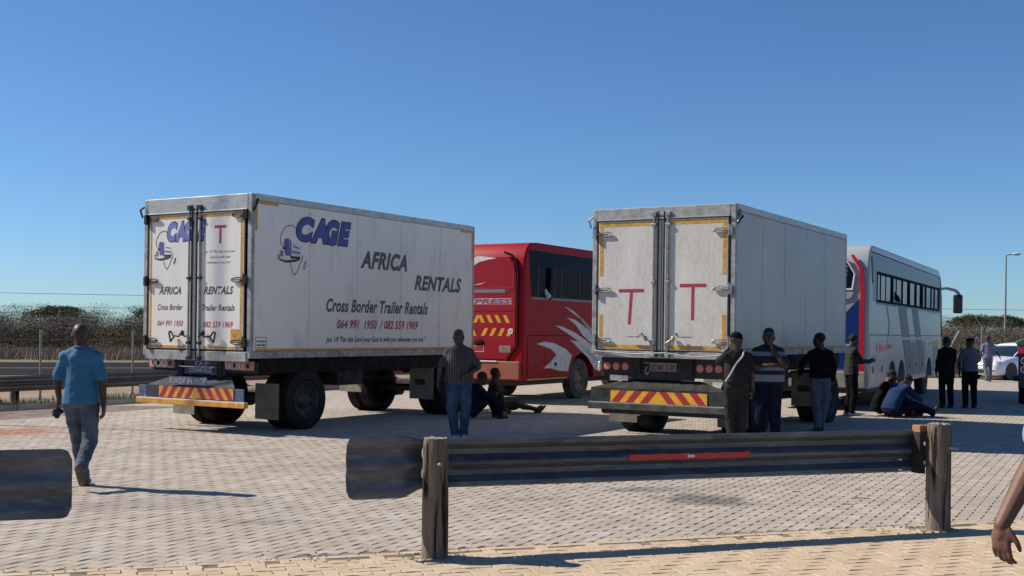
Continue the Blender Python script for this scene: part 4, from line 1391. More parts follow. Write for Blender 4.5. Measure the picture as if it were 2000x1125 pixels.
RBL = 11.9
RB = thing('red_bus', 'red coach with white jagged swooshes, parked between the two trailers', 'bus', centre((.27, 27.2), YAW) + (0,), -YAW)
bus_body(RB, RBL, 3.86, .52, (2.98, 9.3), .52, M['redbus'], .66)
hw = 1.25
for y in (2.98, 9.3):
    for s_ in (-1, 1):
        wheel(RB, s_ * 1.06, y, .52, .28, s_, 'dust')
# window band
def side_poly(name, pol, m, t, x0=hw, th=.004, both=True):
    o = MB().prism(pol, 'x', x0, x0 + th).build(name, m, t)
    return o
wf = side_poly('window_band', [(.20, 3.66), (.36, 2.55), (11.1, 2.50), (11.45, 3.58)], M['glass'], RB)
MB().prism([(.20, 3.66), (.36, 2.55), (11.1, 2.50), (11.45, 3.58)], 'x', -hw, -hw - .004).build('window_band', M['glass'], RB)
MB().box(hw, hw + .012, .36, 11.1, 2.485, 2.545).build('window_sill', M['greytrim'], RB)
for k, y in enumerate([.62, 1.45, 1.78, 2.75, 3.7, 4.7, 5.7, 6.7, 7.7, 8.7, 9.7]):
    MB().box(hw + .004, hw + .012, y, y + .05, 2.56, 3.28).build('window_divider', M['black'], wf)
MB().box(hw + .004, hw + .007, 1.02, 1.30, 2.56, 3.28).build('open_window', M['glassd'], wf)
for (a, b) in ((.45, .98), (1.9, 2.7), (2.85, 3.6)):
    MB().box(hw + .004, hw + .008, a, b, 2.72, 2.735).build('window_rail', M['darksteel'], wf)
for (a, b, z) in ((2.35, 2.38, 2.6), (2.82, 2.84, 2.6)):
    MB().box(hw + .004, hw + .009, a, b, z, 3.22).build('window_divider', M['darksteel'], wf)
# luggage doors
for a, b in ((.22, 1.00), (1.03, 2.14), (3.95, 5.1), (5.13, 6.3), (6.33, 7.5)):
    d = MB().box(hw, hw + .006, a, b, .60, 1.60).build('luggage_door', M['redbus'], RB, bevel=.003)
    MB().box(hw + .006, hw + .012, (a + b) / 2 - .09, (a + b) / 2 + .05, .87, .96).build('latch', M['black'], d, bevel=.002)
MB().box(hw, hw + .006, .22, 7.5, 1.615, 1.63).build('body_groove', M['redtrim'], RB)
MB().box(hw, hw + .005, .22, 2.2, .545, .585).build('reflective_tape', M['ytape'], RB)
MB().box(hw, hw + .005, .165, .18, .62, 1.62).build('body_groove', M['redtrim'], RB)
# swooshes
flat('white_swoosh', [
    [(.62, 1.42), (1.0, 1.47), (1.5, 1.43), (2.1, 1.28), (2.42, 1.12), (2.30, .92), (2.22, .72), (1.8, .74), (1.3, .82), (.95, .82), (1.30, .96), (1.62, 1.15), (1.30, 1.30)],
    [(1.95, 2.37), (2.5, 2.24), (3.1, 2.0), (3.9, 1.5), (4.3, 1.2), (3.9, 1.55), (3.3, 1.9), (2.7, 2.1)],
    [(2.1, 2.08), (2.6, 2.02), (3.3, 1.78), (4.3, 1.1), (3.4, 1.46), (3.0, 1.63), (2.6, 1.9)],
    [(1.5, 1.88), (1.9, 1.84), (2.5, 1.72), (3.2, 1.5), (3.9, 1.2), (4.6, .8), (3.7, .98), (3.2, 1.22), (2.7, 1.5), (2.1, 1.70)],
    [(2.3, 1.52), (2.8, 1.46), (3.6, 1.1), (4.4, .7), (3.72, .72), (3.3, 1.05), (2.8, 1.28)]], M['white'], RB, 'side', hw + .0065, .002)
# rear face
yr = -.002
def rbox(name, x0, x1, z0, z1, m, parent=RB, y=yr, th=.01, bevel=0):
    return MB().box(x0, x1, y - th, y + .01, z0, z1).build(name, m, parent, bevel=bevel)
pan = MB().prism([(-.98, 1.05), (.78, 1.05), (1.04, 1.40), (1.04, 3.05), (.98, 3.35), (.82, 3.50), (-.82, 3.50), (-.98, 3.35), (-1.04, 3.05), (-1.04, 1.40)], 'y', .02, -.022).build('engine_cover', M['redrear'], RB, bevel=.012)
rt = [(.70, 3.60), (.90, 3.53), (1.03, 3.38), (1.09, 3.1), (1.09, 1.38), (.80, 1.02)]
for s_ in (1, -1):
    MB().tube([(s_ * x, -.012 if z < 3.2 else -.002, z) for x, z in rt], .030, 6).build('panel_groove', M['redtrim'], RB, smooth=True)
MB().tube([(.86, -.026, 3.45), (.985, -.026, 3.2), (.99, -.026, 2.74), (.74, -.026, 2.60)], .006, 5).build('highlight_edge', M['busred'], RB)
MB().box(-1.0, .985, -.030, -.022, 2.735, 2.75).build('highlight_edge', M['busred'], RB)
rbox('grey_slat', -.78, .74, 2.63, 2.71, M['greytrim'], y=-.018, bevel=.003)
nb = rbox('name_band', -.70, .92, 2.355, 2.50, mat('faded_pink_band', (.55, .34, .38), .5), y=-.014)
lettering('EXPRESS', M['cagedark2'], RB, 'rear', -.0265, -.60, .90, 2.37, 2.485, .25, .03)
lettering('EXPRESS', mat('dull_red_letter', (.35, .05, .10), .5), RB, 'rear', -.0285, -.59, .91, 2.376, 2.482, .25, .0)
rbox('crease', -1.03, 1.03, 2.19, 2.20, M['redtrim'], y=-.014, th=.012)
for k in range(8):
    x = -.86 + k * .235
    for (z0, z1, dr) in ((1.915, 2.10, -1), (1.60, 1.785, 1)):
        if x < 0: dr = -dr
        pol = [(x + .0, z0), (x + .10, z0), (x + .10 + dr * .10, z1), (x + dr * .10, z1)]
        MB().prism(pol, 'y', -.022, -.0255).build('chevron_stripe', M['yellow'], RB)
MB().cyl((.905, -.02, 1.715), (.905, -.027, 1.715), .068, .068, 20).build('speed_disc', M['white'], RB)
lettering('80', M['inkblack'], RB, 'rear', -.0285, .875, .935, 1.69, 1.74, 0, .01)
rbox('sticker', .60, .90, 1.21, 1.37, M['lamppink'], y=-.014)
strokes(RB, 'rear', -.0265, .63, .87, 1.22, 1.36, 4, M['greytrim'], 4)
MB().ell((.02, -.03, 1.44), (.15, .03, .085)).build('tail_lamp', M['redtrim'], RB, smooth=True)
rbox('number_plate', -.26, .15, 1.22, 1.34, M['redc'], y=-.014)
flat('plate_border', ribbon([(-.26, 1.215), (.16, 1.215), (.16, 1.345), (-.26, 1.345), (-.26, 1.215)], .01), M['white'], RB, 'rear', -.0265)
bp_ = MB().box(-1.22, 1.18, -.05, .1, .56, 1.0).build('rear_bumper', M['dustred'], RB, bevel=.03, segs=3)
MB().box(-1.1, .55, -.07, -.045, .975, 1.005).build('bumper_strip', M['white'], RB, bevel=.006)
flat('white_swoosh', [[(-.5, 3.36), (-.05, 3.60 - .08), (.2, 3.50), (.5, 3.46 + .0), (.25, 3.43), (0, 3.38), (-.3, 3.22)], [(-.3, 2.80), (.1, 2.87), (.2, 2.90), (.05, 2.84)]], M['white'], RB, 'rear', -.0225)

# white bus
WYAW = .485
WB = thing('white_bus', 'silver-white coach with a long window row and big drooping mirror, beyond the right trailer', 'bus', centre((8.05, 26.0), WYAW) + (0,), -WYAW)
WL = 12.2
WWH = (3.1, 4.5, 9.4)
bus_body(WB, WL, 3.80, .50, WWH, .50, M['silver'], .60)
for y in WWH:
    for s_ in (-1, 1):
        wheel(WB, s_ * 1.02, y, .50, .28, s_, 'dust')
def sb(name, a, b, z0, z1, m, parent=WB, x=hw, th=.006, bevel=0):
    return MB().box(x, x + th, a, b, z0, z1).build(name, m, parent, bevel=bevel)
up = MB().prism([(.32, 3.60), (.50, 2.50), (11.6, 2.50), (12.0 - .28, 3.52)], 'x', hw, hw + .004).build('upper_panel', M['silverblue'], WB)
MB().tube([(hw + .004, .24, 3.63), (hw + .004, 11.5, 3.56), (hw + .004, 11.75, 3.3), (hw + .004, 11.85, 2.5), (hw + .002, 12.02, 1.7)], .016, 5).build('panel_seam', M['black'], WB)
MB().prism([(.16, 3.54), (.36, 3.50), (.47, 2.93), (.34, 2.92)], 'x', hw + .004, hw + .008).build('slanted_window', M['black'], WB)
fr_ = sb('window_frame', .90, 11.5, 2.50, 3.22, mat('dark_window_rubber', (.012, .018, .024), .8, spec=.04), x=hw + .004)
y = .98
k = 0
rg = random.Random(8)
pattern = [(.22, 0), (.12, 1), (.52, 0), (.08, 1), (.55, 0), (.42, 1), (.26, 0), (.14, 1), (.62, 0), (.12, 1), (.10, 1), (.62, 0), (.34, 1), (.10, 1), (.66, 0), (.4, 1), (.5, 0), (.62, 1), (.22, 0), (.36, 1), (.72, 0), (.28, 1), (.3, 0), (.3, 1), (.5, 0)]
for w_, dk in pattern:
    if y + w_ > 11.45: break
    if dk:
        sb('open_window', y, y + w_, 2.56, 3.14, M['glassd'], fr_, x=hw + .010, th=.002)
    else:
        sb('window_pane', y, y + w_, 2.56, 3.14, M['curtain'], fr_, x=hw + .010, th=.003)
    y += w_ + .035
sb('window_sill', .9, 11.5, 2.455, 2.495, M['greytrim'], x=hw, th=.014)
sb('body_line', .1, 12.0, 1.725, 1.745, M['black'])
sb('rub_rail', .1, 12.0, 1.62, 1.68, M['white'], th=.012, bevel=.003)
for a, b in ((.12, .98), (1.0, 2.35), (5.3, 6.3), (6.33, 7.4), (7.43, 8.6), (10.2, 11.3)):
    d = sb('luggage_door', a, b, .66, 1.56, M['dusty'] if a > 5 else M['silver'], th=.006, bevel=.003)
    sb('latch', (a + b) / 2 - .08, (a + b) / 2 + .05, .86, 1.0, M['black'], d, x=hw + .006, th=.006)
flat('grey_stripe', [[(3.9, 2.45), (5.1, 2.45), (6.6, .72), (5.4, .72)], [(6.1, 2.45), (7.1, 2.45), (8.6, .72), (7.6, .72)],
                     [(2.2, 2.45), (2.28, 2.45), (2.7, 1.95), (2.3, 1.5), (2.25, 1.5), (2.6, 1.95)]], M['stripe'], WB, 'side', hw + .0065, .0015, True)
MR = mat('fluorescent_red_film', (.75, .06, .03), .4); MY = mat('fluorescent_yellow_film', (.5, .62, .03), .4)
def rough_marks(name, a0, a1, z0, z1, n, m, seed):
    r = random.Random(seed); pol = []
    for k in range(n):
        a = a0 + (a1 - a0) * k / n; w_ = (a1 - a0) / n * r.uniform(.4, .95)
        zt_ = z1 - r.uniform(0, .4) * (z1 - z0); zz_ = z0 + r.uniform(0, .35) * (z1 - z0)
        pol.append([(a, zz_), (a + w_, zz_ + .02), (a + w_ * .9, zt_), (a + w_ * .1, zt_ - .02)])
    return flat(name, pol, m, WB, 'side', hw + .0085, .0015, True)
rough_marks('red_decal', .9, 3.1, 1.33, 1.58, 6, MR, 3)
rough_marks('yellow_decal', 9.3, 11.6, 1.38, 1.62, 7, MY, 5)
# rear face of the white bus
MB().prism([(-.9, 2.80), (.84, 2.80), (.90, 3.10), (.72, 3.48), (-.72, 3.48), (-.9, 3.2)], 'y', .04, -.01).build('rear_window', M['glass'], WB)
MB().tube([(.70, -.012, 3.52), (.93, -.012, 3.12), (.88, -.012, 2.76), (-.9, -.012, 2.76)], .022, 6).build('window_surround', M['white'], WB, smooth=True)
MB().prism([(-1.0, 2.66), (.92, 2.70), (.86, 2.56), (.6, 2.50), (-1.0, 2.48)], 'y', .02, -.03).build('spoiler', M['silver'], WB, bevel=.01)
MB().prism([(-1.0, .95), (1.03, .95), (1.03, 2.55), (.72, 2.22), (.3, 2.02), (-1.0, 1.9)], 'y', .02, -.012).build('engine_cover', M['busblue'], WB)
MB().prism([(1.05, .9), (1.14, .9), (1.15, 2.8), (1.08, 3.30), (.90, 3.56), (.84, 3.54), (1.02, 3.25), (1.06, 2.8)], 'y', .04, -.022).build('tail_strip', M['busred'], WB)
strokes(WB, 'rear', -.012, .35, .78, 3.05, 3.34, 3, M['greytrim'], 5)
MB().box(-1.2, 1.2, -.05, .1, .52, .90).build('rear_bumper', M['dusty'], WB, bevel=.03)
# windscreen side, mirror
MB().prism([(11.95, 1.45), (12.14, 1.42), (11.99, 3.0), (11.86, 3.05)], 'x', hw - .03, hw + .006).build('windscreen_edge', M['glass'], WB)
MB().prism([(-1.1, 1.4), (1.1, 1.4), (1.02, 3.2), (-1.02, 3.2)], 'y', WL - .30, WL + .02).build('windscreen', M['glass'], WB)
ma = MB().tube([(1.1, 12.0, 3.22), (1.35, 12.35, 3.26), (1.58, 12.6, 3.20), (1.68, 12.66, 3.10), (1.70, 12.66, 2.95)], .05, 8).build('mirror_arm', M['silver'], WB, smooth=True)
MB().box(1.52, 1.80, 12.56, 12.74, 2.46, 3.06).build('mirror', M['mirror'], ma, bevel=.05, segs=3)
MB().box(-.5, .3, 6, 7, 3.80, 3.86).build('roof_hatch', M['silver'], WB, bevel=.01)
MB().box(.9, 1.0, 10.2, 10.4, 3.78, 3.83).build('roof_lamp', M['yellow'], WB)

# ------------------------------------------------------------------ white car
CH = math.radians(213)                                  # heading
car = thing('parked_car', 'white saloon car with dark windows, parked at the right edge beyond the people', 'car', (20.6, 47.4, -.0), CH)
# local: +x forward
def car_body():
    st = [  # x, half width, sill z, belt z, roof half, roof z
        (2.24, .62, .22, .62), (2.18, .76, .20, .66), (2.0, .84, .19, .72), (1.6, .87, .18, .84), (1.0, .88, .18, .93), (.5, .88, .18, .96),
        (-.6, .88, .18, .97), (-1.3, .88, .18, .99), (-1.9, .85, .2, 1.02), (-2.2, .78, .24, 1.0), (-2.28, .68, .34, .85)]
    rings = []
    for x, w_, z0, z1 in st:
        m_ = (z0 + z1) / 2
        pts = [(-w_ * .92, z0), (-w_, z0 + .1), (-w_, m_), (-w_ * .985, z1 - .08), (-w_ * .9, z1), (0, z1 + .03), (w_ * .9, z1), (w_ * .985, z1 - .08), (w_, m_), (w_, z0 + .1), (w_ * .92, z0)]
        rings.append([(x, y_, z_) for y_, z_ in pts])
    return MB().loft(rings).build('body', M['carwhite'], car, smooth='all')
cbod = car_body()
rings = []
for x, w_, z0, z1 in ((1.05, .70, .93, .96), (.55, .72, .95, 1.22), (.15, .66, .96, 1.40), (-.5, .64, .97, 1.465), (-1.1, .64, .98, 1.42), (-1.55, .68, .99, 1.22), (-1.9, .70, 1.0, 1.04)):
    rings.append([(x, -w_ * 1.12, z0), (x, -w_, z1 - .03), (x, -w_ * .8, z1), (x, 0, z1 + .01), (x, w_ * .8, z1), (x, w_, z1 - .03), (x, w_ * 1.12, z0)])
MB().loft(rings).build('glasshouse', M['carglass'], car, smooth='all')
rings = []
for x, w_, z1 in ((.22, .63, 1.385), (.0, .62, 1.44), (-.5, .61, 1.485), (-1.05, .61, 1.445), (-1.3, .62, 1.36)):
    rings.append([(x, -w_ - .04, z1 - .05), (x, -w_ * .9, z1), (x, 0, z1 + .025), (x, w_ * .9, z1), (x, w_ + .04, z1 - .05)])
MB().loft(rings).build('roof', M['carwhite'], car, smooth='all')
for s_ in (-1, 1):
    MB().tube([(1.02, s_ * .74, .95), (.5, s_ * .72, 1.24), (.18, s_ * .66, 1.39)], .03, 6).build('pillar', M['carwhite'], car, smooth=True)
    MB().tube([(-.35, s_ * .76, .98), (-.4, s_ * .67, 1.42)], .025, 6).build('pillar', M['black'], car)
    MB().ell((1.97, s_ * .66, .68), (.20, .17, .085), Matrix.Rotation(s_ * -.5, 4, 'Z')).build('headlight', M['hlamp'], car, smooth=True)
    MB().ell((2.19, s_ * .58, .36), (.06, .12, .07)).build('fog_lamp', M['black'], car, smooth=True)
    MB().ell((.55, s_ * .98, 1.02), (.07, .11, .07)).build('mirror', M['carwhite'], car, smooth=True)
    MB().box(-.05, .15, s_ * .885, s_ * .9, .80, .83).build('door_handle', M['chrome'], car)
    for x in (1.36, -1.30):
        wheel(car, x, s_ * .78, .315, .2, s_, 'chrome').rotation_euler = (0, 0, PI / 2 * 1) if True else None
for x in (1.36, -1.30):
    for s_ in (-1, 1):
        MB().cyl((x, s_ * .70, .33), (x, s_ * .884, .33), .375, .375, 24).build('wheel_arch', M['black'], car)
MB().box(2.17, 2.262, -.42, .42, .26, .42).build('grille', M['black'], car, bevel=.02)
MB().box(2.17, 2.25, -.3, .3, .56, .63).build('upper_grille', M['black'], car, bevel=.02)
MB().box(2.25, 2.275, -.22, .22, .44, .53).build('number_plate', M['white'], car)

# ------------------------------------------------------------------ dark utility trailer at the right edge
ut = thing('utility_trailer', 'dark trailer with a green tarpaulin load and round lamps, cut by the right edge', 'trailer', (13.88, 29.12, 0), -.42)
MB().box(-.98, .98, 0, 2.6, .42, 1.50).build('cargo_body', M['navyv'], ut, bevel=.02)
tp = MB().prism([(-1.02, 1.50), (-1.05, 1.62), (-.6, 1.80), (.1, 1.95), (.8, 1.85), (1.02, 1.6), (1.02, 1.5)], 'y', -.05, 2.65).build('tarpaulin', M['green'], ut, bevel=.03)
MB().box(-1.0, -.66, -.03, 0, 1.30, 1.56).build('reflector', M['busred'], ut, bevel=.01)
for z in (.90, 1.12):
    lp = MB().lathe([(-.02, .055), (-.045, .07), (-.045, .09), (-.01, .1)], 'y', 20, off=(-.84, 0, z)).build('lamp_ring', M['chrome'], ut, smooth=True)
    MB().ell((-.84, -.02, z), (.06, .03, .06)).build('lamp', M['lampred'], lp, smooth=True)
MB().cyl((-1.10, .1, .66), (-.98, .1, .66), .07, .07, 12).build('corner_roller', M['black'], ut, smooth=True)
for s_ in (-1, 1):
    wheel(ut, s_ * .86, .55, .33, .22, s_, 'dark')
MB().box(-.06, .06, 2.6, 4.2, .45, .55).build('drawbar', M['darksteel'], ut)
MB().tube([(-1.0, -.01, 1.45), (-.80, -.04, 1.62), (-.5, -.04, 1.74)], .012, 5).build('rope', M['black'], ut)

# ------------------------------------------------------------------ people
M['polo'] = mat('blue_polo_cloth', (.035, .15, .25), .85, col2=(.025, .12, .21), scale=5)
M['jeans'] = mat('washed_denim', (.025, .05, .095), .95, spec=.1, col2=(.06, .10, .17), scale=5, lo=.45, hi=.75, bump=.2, bscale=60)
M['jeansgrey'] = mat('grey_washed_jeans', (.065, .075, .09), .95, spec=.1, col2=(.14, .16, .19), scale=4, lo=.4, hi=.7, bump=.2, bscale=60)
M['navy'] = mat('navy_cloth', (.006, .008, .020), .95, spec=.08, col2=(.011, .013, .03), scale=5)
M['blackc'] = mat('black_cloth', (.005, .005, .0055), .95, spec=.08, col2=(.010, .010, .010), scale=6)
M['charcoal'] = mat('charcoal_cloth', (.016, .015, .016), .9, spec=.1, col2=(.03, .028, .028), scale=6)
M['greysweat'] = mat('grey_sweatpants', (.13, .14, .175), .95, spec=.1, col2=(.09, .10, .13), scale=5)
M['brownc'] = mat('brown_cloth', (.035, .026, .018), .95, spec=.1, col2=(.055, .042, .03), scale=5)
M['bluec'] = mat('dusty_blue_shirt', (.014, .030, .075), .95, spec=.1, col2=(.022, .045, .10), scale=5)
M['palec'] = mat('pale_blue_shirt', (.09, .12, .16), .95, spec=.1, col2=(.07, .09, .12), scale=5)
M['uniform'] = mat('grey_blue_uniform', (.10, .13, .20), .88, col2=(.14, .17, .25), scale=8)
M['camo'] = mat('grey_blue_trousers', (.07, .085, .12), .88, col2=(.12, .14, .18), scale=14)
M['shoew'] = mat('white_trainer', (.55, .54, .52), .6, col2=(.3, .3, .3), scale=12)
M['shoeb'] = mat('black_shoe', (.015, .014, .014), .5)
M['shoebr'] = mat('tan_sole_trainer', (.16, .12, .06), .75, col2=(.06, .05, .03), scale=10)
M['greysleeve'] = mat('white_spotted_shirt', (.30, .30, .32), .9, col2=(.16, .17, .2), scale=40)

def striped(name, c1, c2, freq, axis='X', duty=.5, noise=0.0):
    """woven stripes in the wearer's own coordinates"""
    m = bpy.data.materials.new(name); m.use_nodes = True
    n, l = m.node_tree.nodes, m.node_tree.links
    b = n['Principled BSDF']; b.inputs['Roughness'].default_value = .88
    tc = n.new('ShaderNodeTexCoord'); sp = n.new('ShaderNodeSeparateXYZ'); l.new(tc.outputs['Object'], sp.inputs[0])
    mu = n.new('ShaderNodeMath'); mu.operation = 'MULTIPLY'; mu.inputs[1].default_value = freq; l.new(sp.outputs[axis], mu.inputs[0])
    fr = n.new('ShaderNodeMath'); fr.operation = 'FRACT'; l.new(mu.outputs[0], fr.inputs[0])
    gt = n.new('ShaderNodeMath'); gt.operation = 'GREATER_THAN'; gt.inputs[1].default_value = duty; l.new(fr.outputs[0], gt.inputs[0])
    mx = n.new('ShaderNodeMix'); mx.data_type = 'RGBA'; mx.inputs[6].default_value = lin(c1); mx.inputs[7].default_value = lin(c2)
    l.new(gt.outputs[0], mx.inputs[0]); l.new(mx.outputs[2], b.inputs['Base Color'])
    return m
M['pinstripe'] = striped('brown_white_vertical_stripes', (.014, .011, .010), (.105, .095, .088), 38, 'X', .66)

def bands(name, zs, c1, c2):
    """broad horizontal bands between listed heights"""
    m = bpy.data.materials.new(name); m.use_nodes = True
    n, l = m.node_tree.nodes, m.node_tree.links
    b = n['Principled BSDF']; b.inputs['Roughness'].default_value = .88
    tc = n.new('ShaderNodeTexCoord'); sp = n.new('ShaderNodeSeparateXYZ'); l.new(tc.outputs['Object'], sp.inputs[0])
    cr = n.new('ShaderNodeValToRGB'); cr.color_ramp.interpolation = 'CONSTANT'
    mr = n.new('ShaderNodeMapRange'); mr.inputs[1].default_value = .8; mr.inputs[2].default_value = 1.6
    l.new(sp.outputs['Z'], mr.inputs[0]); l.new(mr.outputs[0], cr.inputs[0])
    els = cr.color_ramp.elements
    while len(els) < len(zs) + 1: els.new(.5)
    els[0].position = 0; els[0].color = lin(c1)
    for i, z in enumerate(zs):
        els[i + 1].position = (z - .8) / .8; els[i + 1].color = lin(c2 if i % 2 == 0 else c1)
    l.new(cr.outputs[0], b.inputs['Base Color'])
    return m
M['bands'] = bands('navy_and_white_bands', [.955, 1.055, 1.12, 1.17, 1.335, 1.40], (.006, .007, .014), (.16, .18, .22))
def plaid(name):
    m = bpy.data.materials.new(name); m.use_nodes = True
    n, l = m.node_tree.nodes, m.node_tree.links
    b = n['Principled BSDF']; b.inputs['Roughness'].default_value = .9
    tc = n.new('ShaderNodeTexCoord'); sp = n.new('ShaderNodeSeparateXYZ'); l.new(tc.outputs['Object'], sp.inputs[0])
    outs = []
    for ax in ('X', 'Y', 'Z'):
        mu = n.new('ShaderNodeMath'); mu.operation = 'MULTIPLY'; mu.inputs[1].default_value = 11; l.new(sp.outputs[ax], mu.inputs[0])
        fr = n.new('ShaderNodeMath'); fr.operation = 'FRACT'; l.new(mu.outputs[0], fr.inputs[0])
        gt = n.new('ShaderNodeMath'); gt.operation = 'GREATER_THAN'; gt.inputs[1].default_value = .82; l.new(fr.outputs[0], gt.inputs[0])
        outs.append(gt.outputs[0])
    a = n.new('ShaderNodeMath'); a.operation = 'ADD'; l.new(outs[0], a.inputs[0]); l.new(outs[2], a.inputs[1])
    d = n.new('ShaderNodeMath'); d.operation = 'MULTIPLY'; d.inputs[1].default_value = .5; l.new(a.outputs[0], d.inputs[0])
    mx = n.new('ShaderNodeMix'); mx.data_type = 'RGBA'; mx.inputs[6].default_value = lin((.007, .008, .006)); mx.inputs[7].default_value = lin((.05, .05, .036))
    l.new(d.outputs[0], mx.inputs[0]); l.new(mx.outputs[2], b.inputs['Base Color'])
    return m
M['plaid'] = plaid('dark_plaid_cloth')

folds = bpy.data.textures.new('cloth_folds', 'CLOUDS')
folds.noise_scale = .13; folds.noise_depth = 2
folds2 = bpy.data.textures.new('trouser_folds', 'CLOUDS')
folds2.noise_scale = .075; folds2.noise_depth = 2

def fuse(mb, name, m, parent, voxel=.010, smooth=4, disp=0.0, tex=None):
    """fuse overlapping volumes into ONE continuous surface"""
    me = mb.mesh(name, m)
    o = put(name, me)
    r = o.modifiers.new('r', 'REMESH'); r.mode = 'VOXEL'; r.voxel_size = voxel; r.use_smooth_shade = True
    if smooth:
        s = o.modifiers.new('s', 'SMOOTH'); s.iterations = smooth; s.factor = .5
    if disp:
        d = o.modifiers.new('d', 'DISPLACE'); d.texture = tex or folds; d.strength = disp; d.mid_level = .5
        d.texture_coords = 'LOCAL'
    dg = bpy.context.evaluated_depsgraph_get()
    new = bpy.data.meshes.new_from_object(o.evaluated_get(dg))
    o.modifiers.clear()
    o.data = new
    new.name = name
    new.materials.clear(); new.materials.append(m)
    new.polygons.foreach_set('material_index', [0] * len(new.polygons))
    new.polygons.foreach_set('use_smooth', [True] * len(new.polygons))
    bpy.data.meshes.remove(me)
    o.parent = parent
    return o

V = Vector
def stand():
    return dict(pel=V((0, 0, .95)), waist=V((0, 0, 1.09)), chest=V((0, .015, 1.28)), neck=V((0, -.015, 1.485)), head=V((0, .015, 1.622)),
                shR=V((.166, -.015, 1.385)), shL=V((-.166, -.015, 1.385)), elR=V((.235, -.035, 1.14)), elL=V((-.235, -.035, 1.14)),
                wrR=V((.245, .045, .895)), wrL=V((-.245, .045, .895)), hdR=V((0, .06, -1)), hdL=V((0, .06, -1)),
                hpR=V((.092, 0, .90)), hpL=V((-.092, 0, .90)), knR=V((.105, .02, .50)), knL=V((-.105, .02, .50)),
                anR=V((.11, -.03, .085)), anL=V((-.11, -.03, .085)), ftR=V((.03, 1, 0)), ftL=V((-.03, 1, 0)), look=V((0, 1, 0)))

def ring(c, side, depth, rx, ry, n=16):
    return [tuple(c + side * rx * math.cos(2 * PI * i / n) + depth * ry * math.sin(2 * PI * i / n)) for i in range(n)]

def torso(mb, J, g_, ex=0.0, low=None, belly=0.0, top=True):
    sd = (J['shR'] - J['shL']).normalized(); hs = (J['hpR'] - J['hpL']).normalized()
    P = [J['pel'] - (J['waist'] - J['pel']) * .35, J['pel'], J['waist'], J['chest'], J['chest'].lerp(J['neck'], .62), J['neck']]
    Rx = [.11, .155, .148, .168, .158, .062]; Ry = [.07, .105, .105, .122, .095, .062]
    rings = []
    for i, (p, rx, ry) in enumerate(zip(P, Rx, Ry)):
        if low is not None and i < low: continue
        a = P[max(i - 1, 0)]; b = P[min(i + 1, len(P) - 1)]
        t = (b - a).normalized()
        k = i / (len(P) - 1)
        s_ = hs.lerp(sd, min(1, max(0, (i - 1) / 2))).normalized()
        s_ = (s_ - t * s_.dot(t)).normalized(); d = t.cross(s_).normalized() * -1
        fwd = V((0, 1, 0))
        off = d * 0
        bl = belly * (1 if i in (2,) else (.6 if i in (1, 3) else 0))
        if bl: off = (t.cross(s_) * -1)
        if off.length > 0:
            if off.dot(fwd) < 0 and abs(off.dot(fwd)) > .2: off = -off
            p = p + off * bl * .5
        rings.append(ring(p, s_, d, (rx * g_ + ex + bl * .6), (ry * g_ + ex + bl * .7)))
    mb.loft(rings)
    if top:
        for s in 'RL':
            mb.cap(J['neck'].lerp(J['chest'], .22), J['sh' + s], .056 * g_ + ex, .050 * g_ + ex)
            mb.cap(J['neck'].lerp(J['chest'], .05), J['sh' + s].lerp(J['neck'], .35), .050 * g_ + ex * .6, .045 * g_ + ex)
            mb.cap(J['chest'], J['sh' + s], .10 * g_ + ex, .060 * g_ + ex)

def hand(mb, w, d, pn, side, s=1.0, curl=.5, k=1.0):
    """w wrist, d finger direction, pn palm normal, side: thumb direction"""
    d = d.normalized(); pn = (pn - d * pn.dot(d)).normalized(); th = side - d * side.dot(d); th = (th - pn * th.dot(pn)).normalized()
    R = Matrix((th, pn, d)).transposed().to_4x4()
    pc = w + d * .048 * s
    mb.ell(pc, (.042 * s, .019 * s, .055 * s), R, 12, 8)
    mb.cap(w - d * .005, w + d * .04 * s, .025 * s, .027 * s)
    mb.cap(w + d * .02 * s + th * .02 * s, w + d * .085 * s + th * .026 * s, .016 * s, .013 * s)
    mb.cap(w + d * .02 * s - th * .015 * s, w + d * .085 * s - th * .024 * s, .016 * s, .013 * s)
    for i, (o_, L) in enumerate(((.031, .072), (.011, .082), (-.010, .076), (-.030, .060))):
        b = w + d * (.092 - abs(o_) * .12) * s + th * o_ * s
        c1 = curl * (.55 + .12 * i)
        d1 = (d * math.cos(c1) + pn * math.sin(c1) + th * o_ * 1.5).normalized()
        m1 = b + d1 * L * .48 * s
        c2 = c1 + curl * .9
        d2 = (d * math.cos(c2) + pn * math.sin(c2) + th * o_ * 1.2).normalized()
        m2 = m1 + d2 * L * .30 * s
        c3 = c2 + curl * .6
        d3 = (d * math.cos(c3) + pn * math.sin(c3)).normalized()
        e = m2 + d3 * L * .24 * s
        r = (.0098 - .0004 * i) * k * s
        mb.cap(b, m1, r * 1.08, r, 8, 2); mb.cap(m1, m2, r, r * .94, 8, 2); mb.cap(m2, e, r * .94, r * .82, 8, 2)
    b = w + d * .028 * s + th * .030 * s
    m1 = b + (d * .75 + th * .62 + pn * .25).normalized() * .042 * s
    e = m1 + (d * .92 + th * .12 + pn * (.25 + .4 * curl)).normalized() * .034 * s
    mb.cap(b - d * .01, m1, .0135 * s, .0115 * k * s, 8, 2); mb.cap(m1, e, .0115 * k * s, .0095 * k * s, 8, 2)

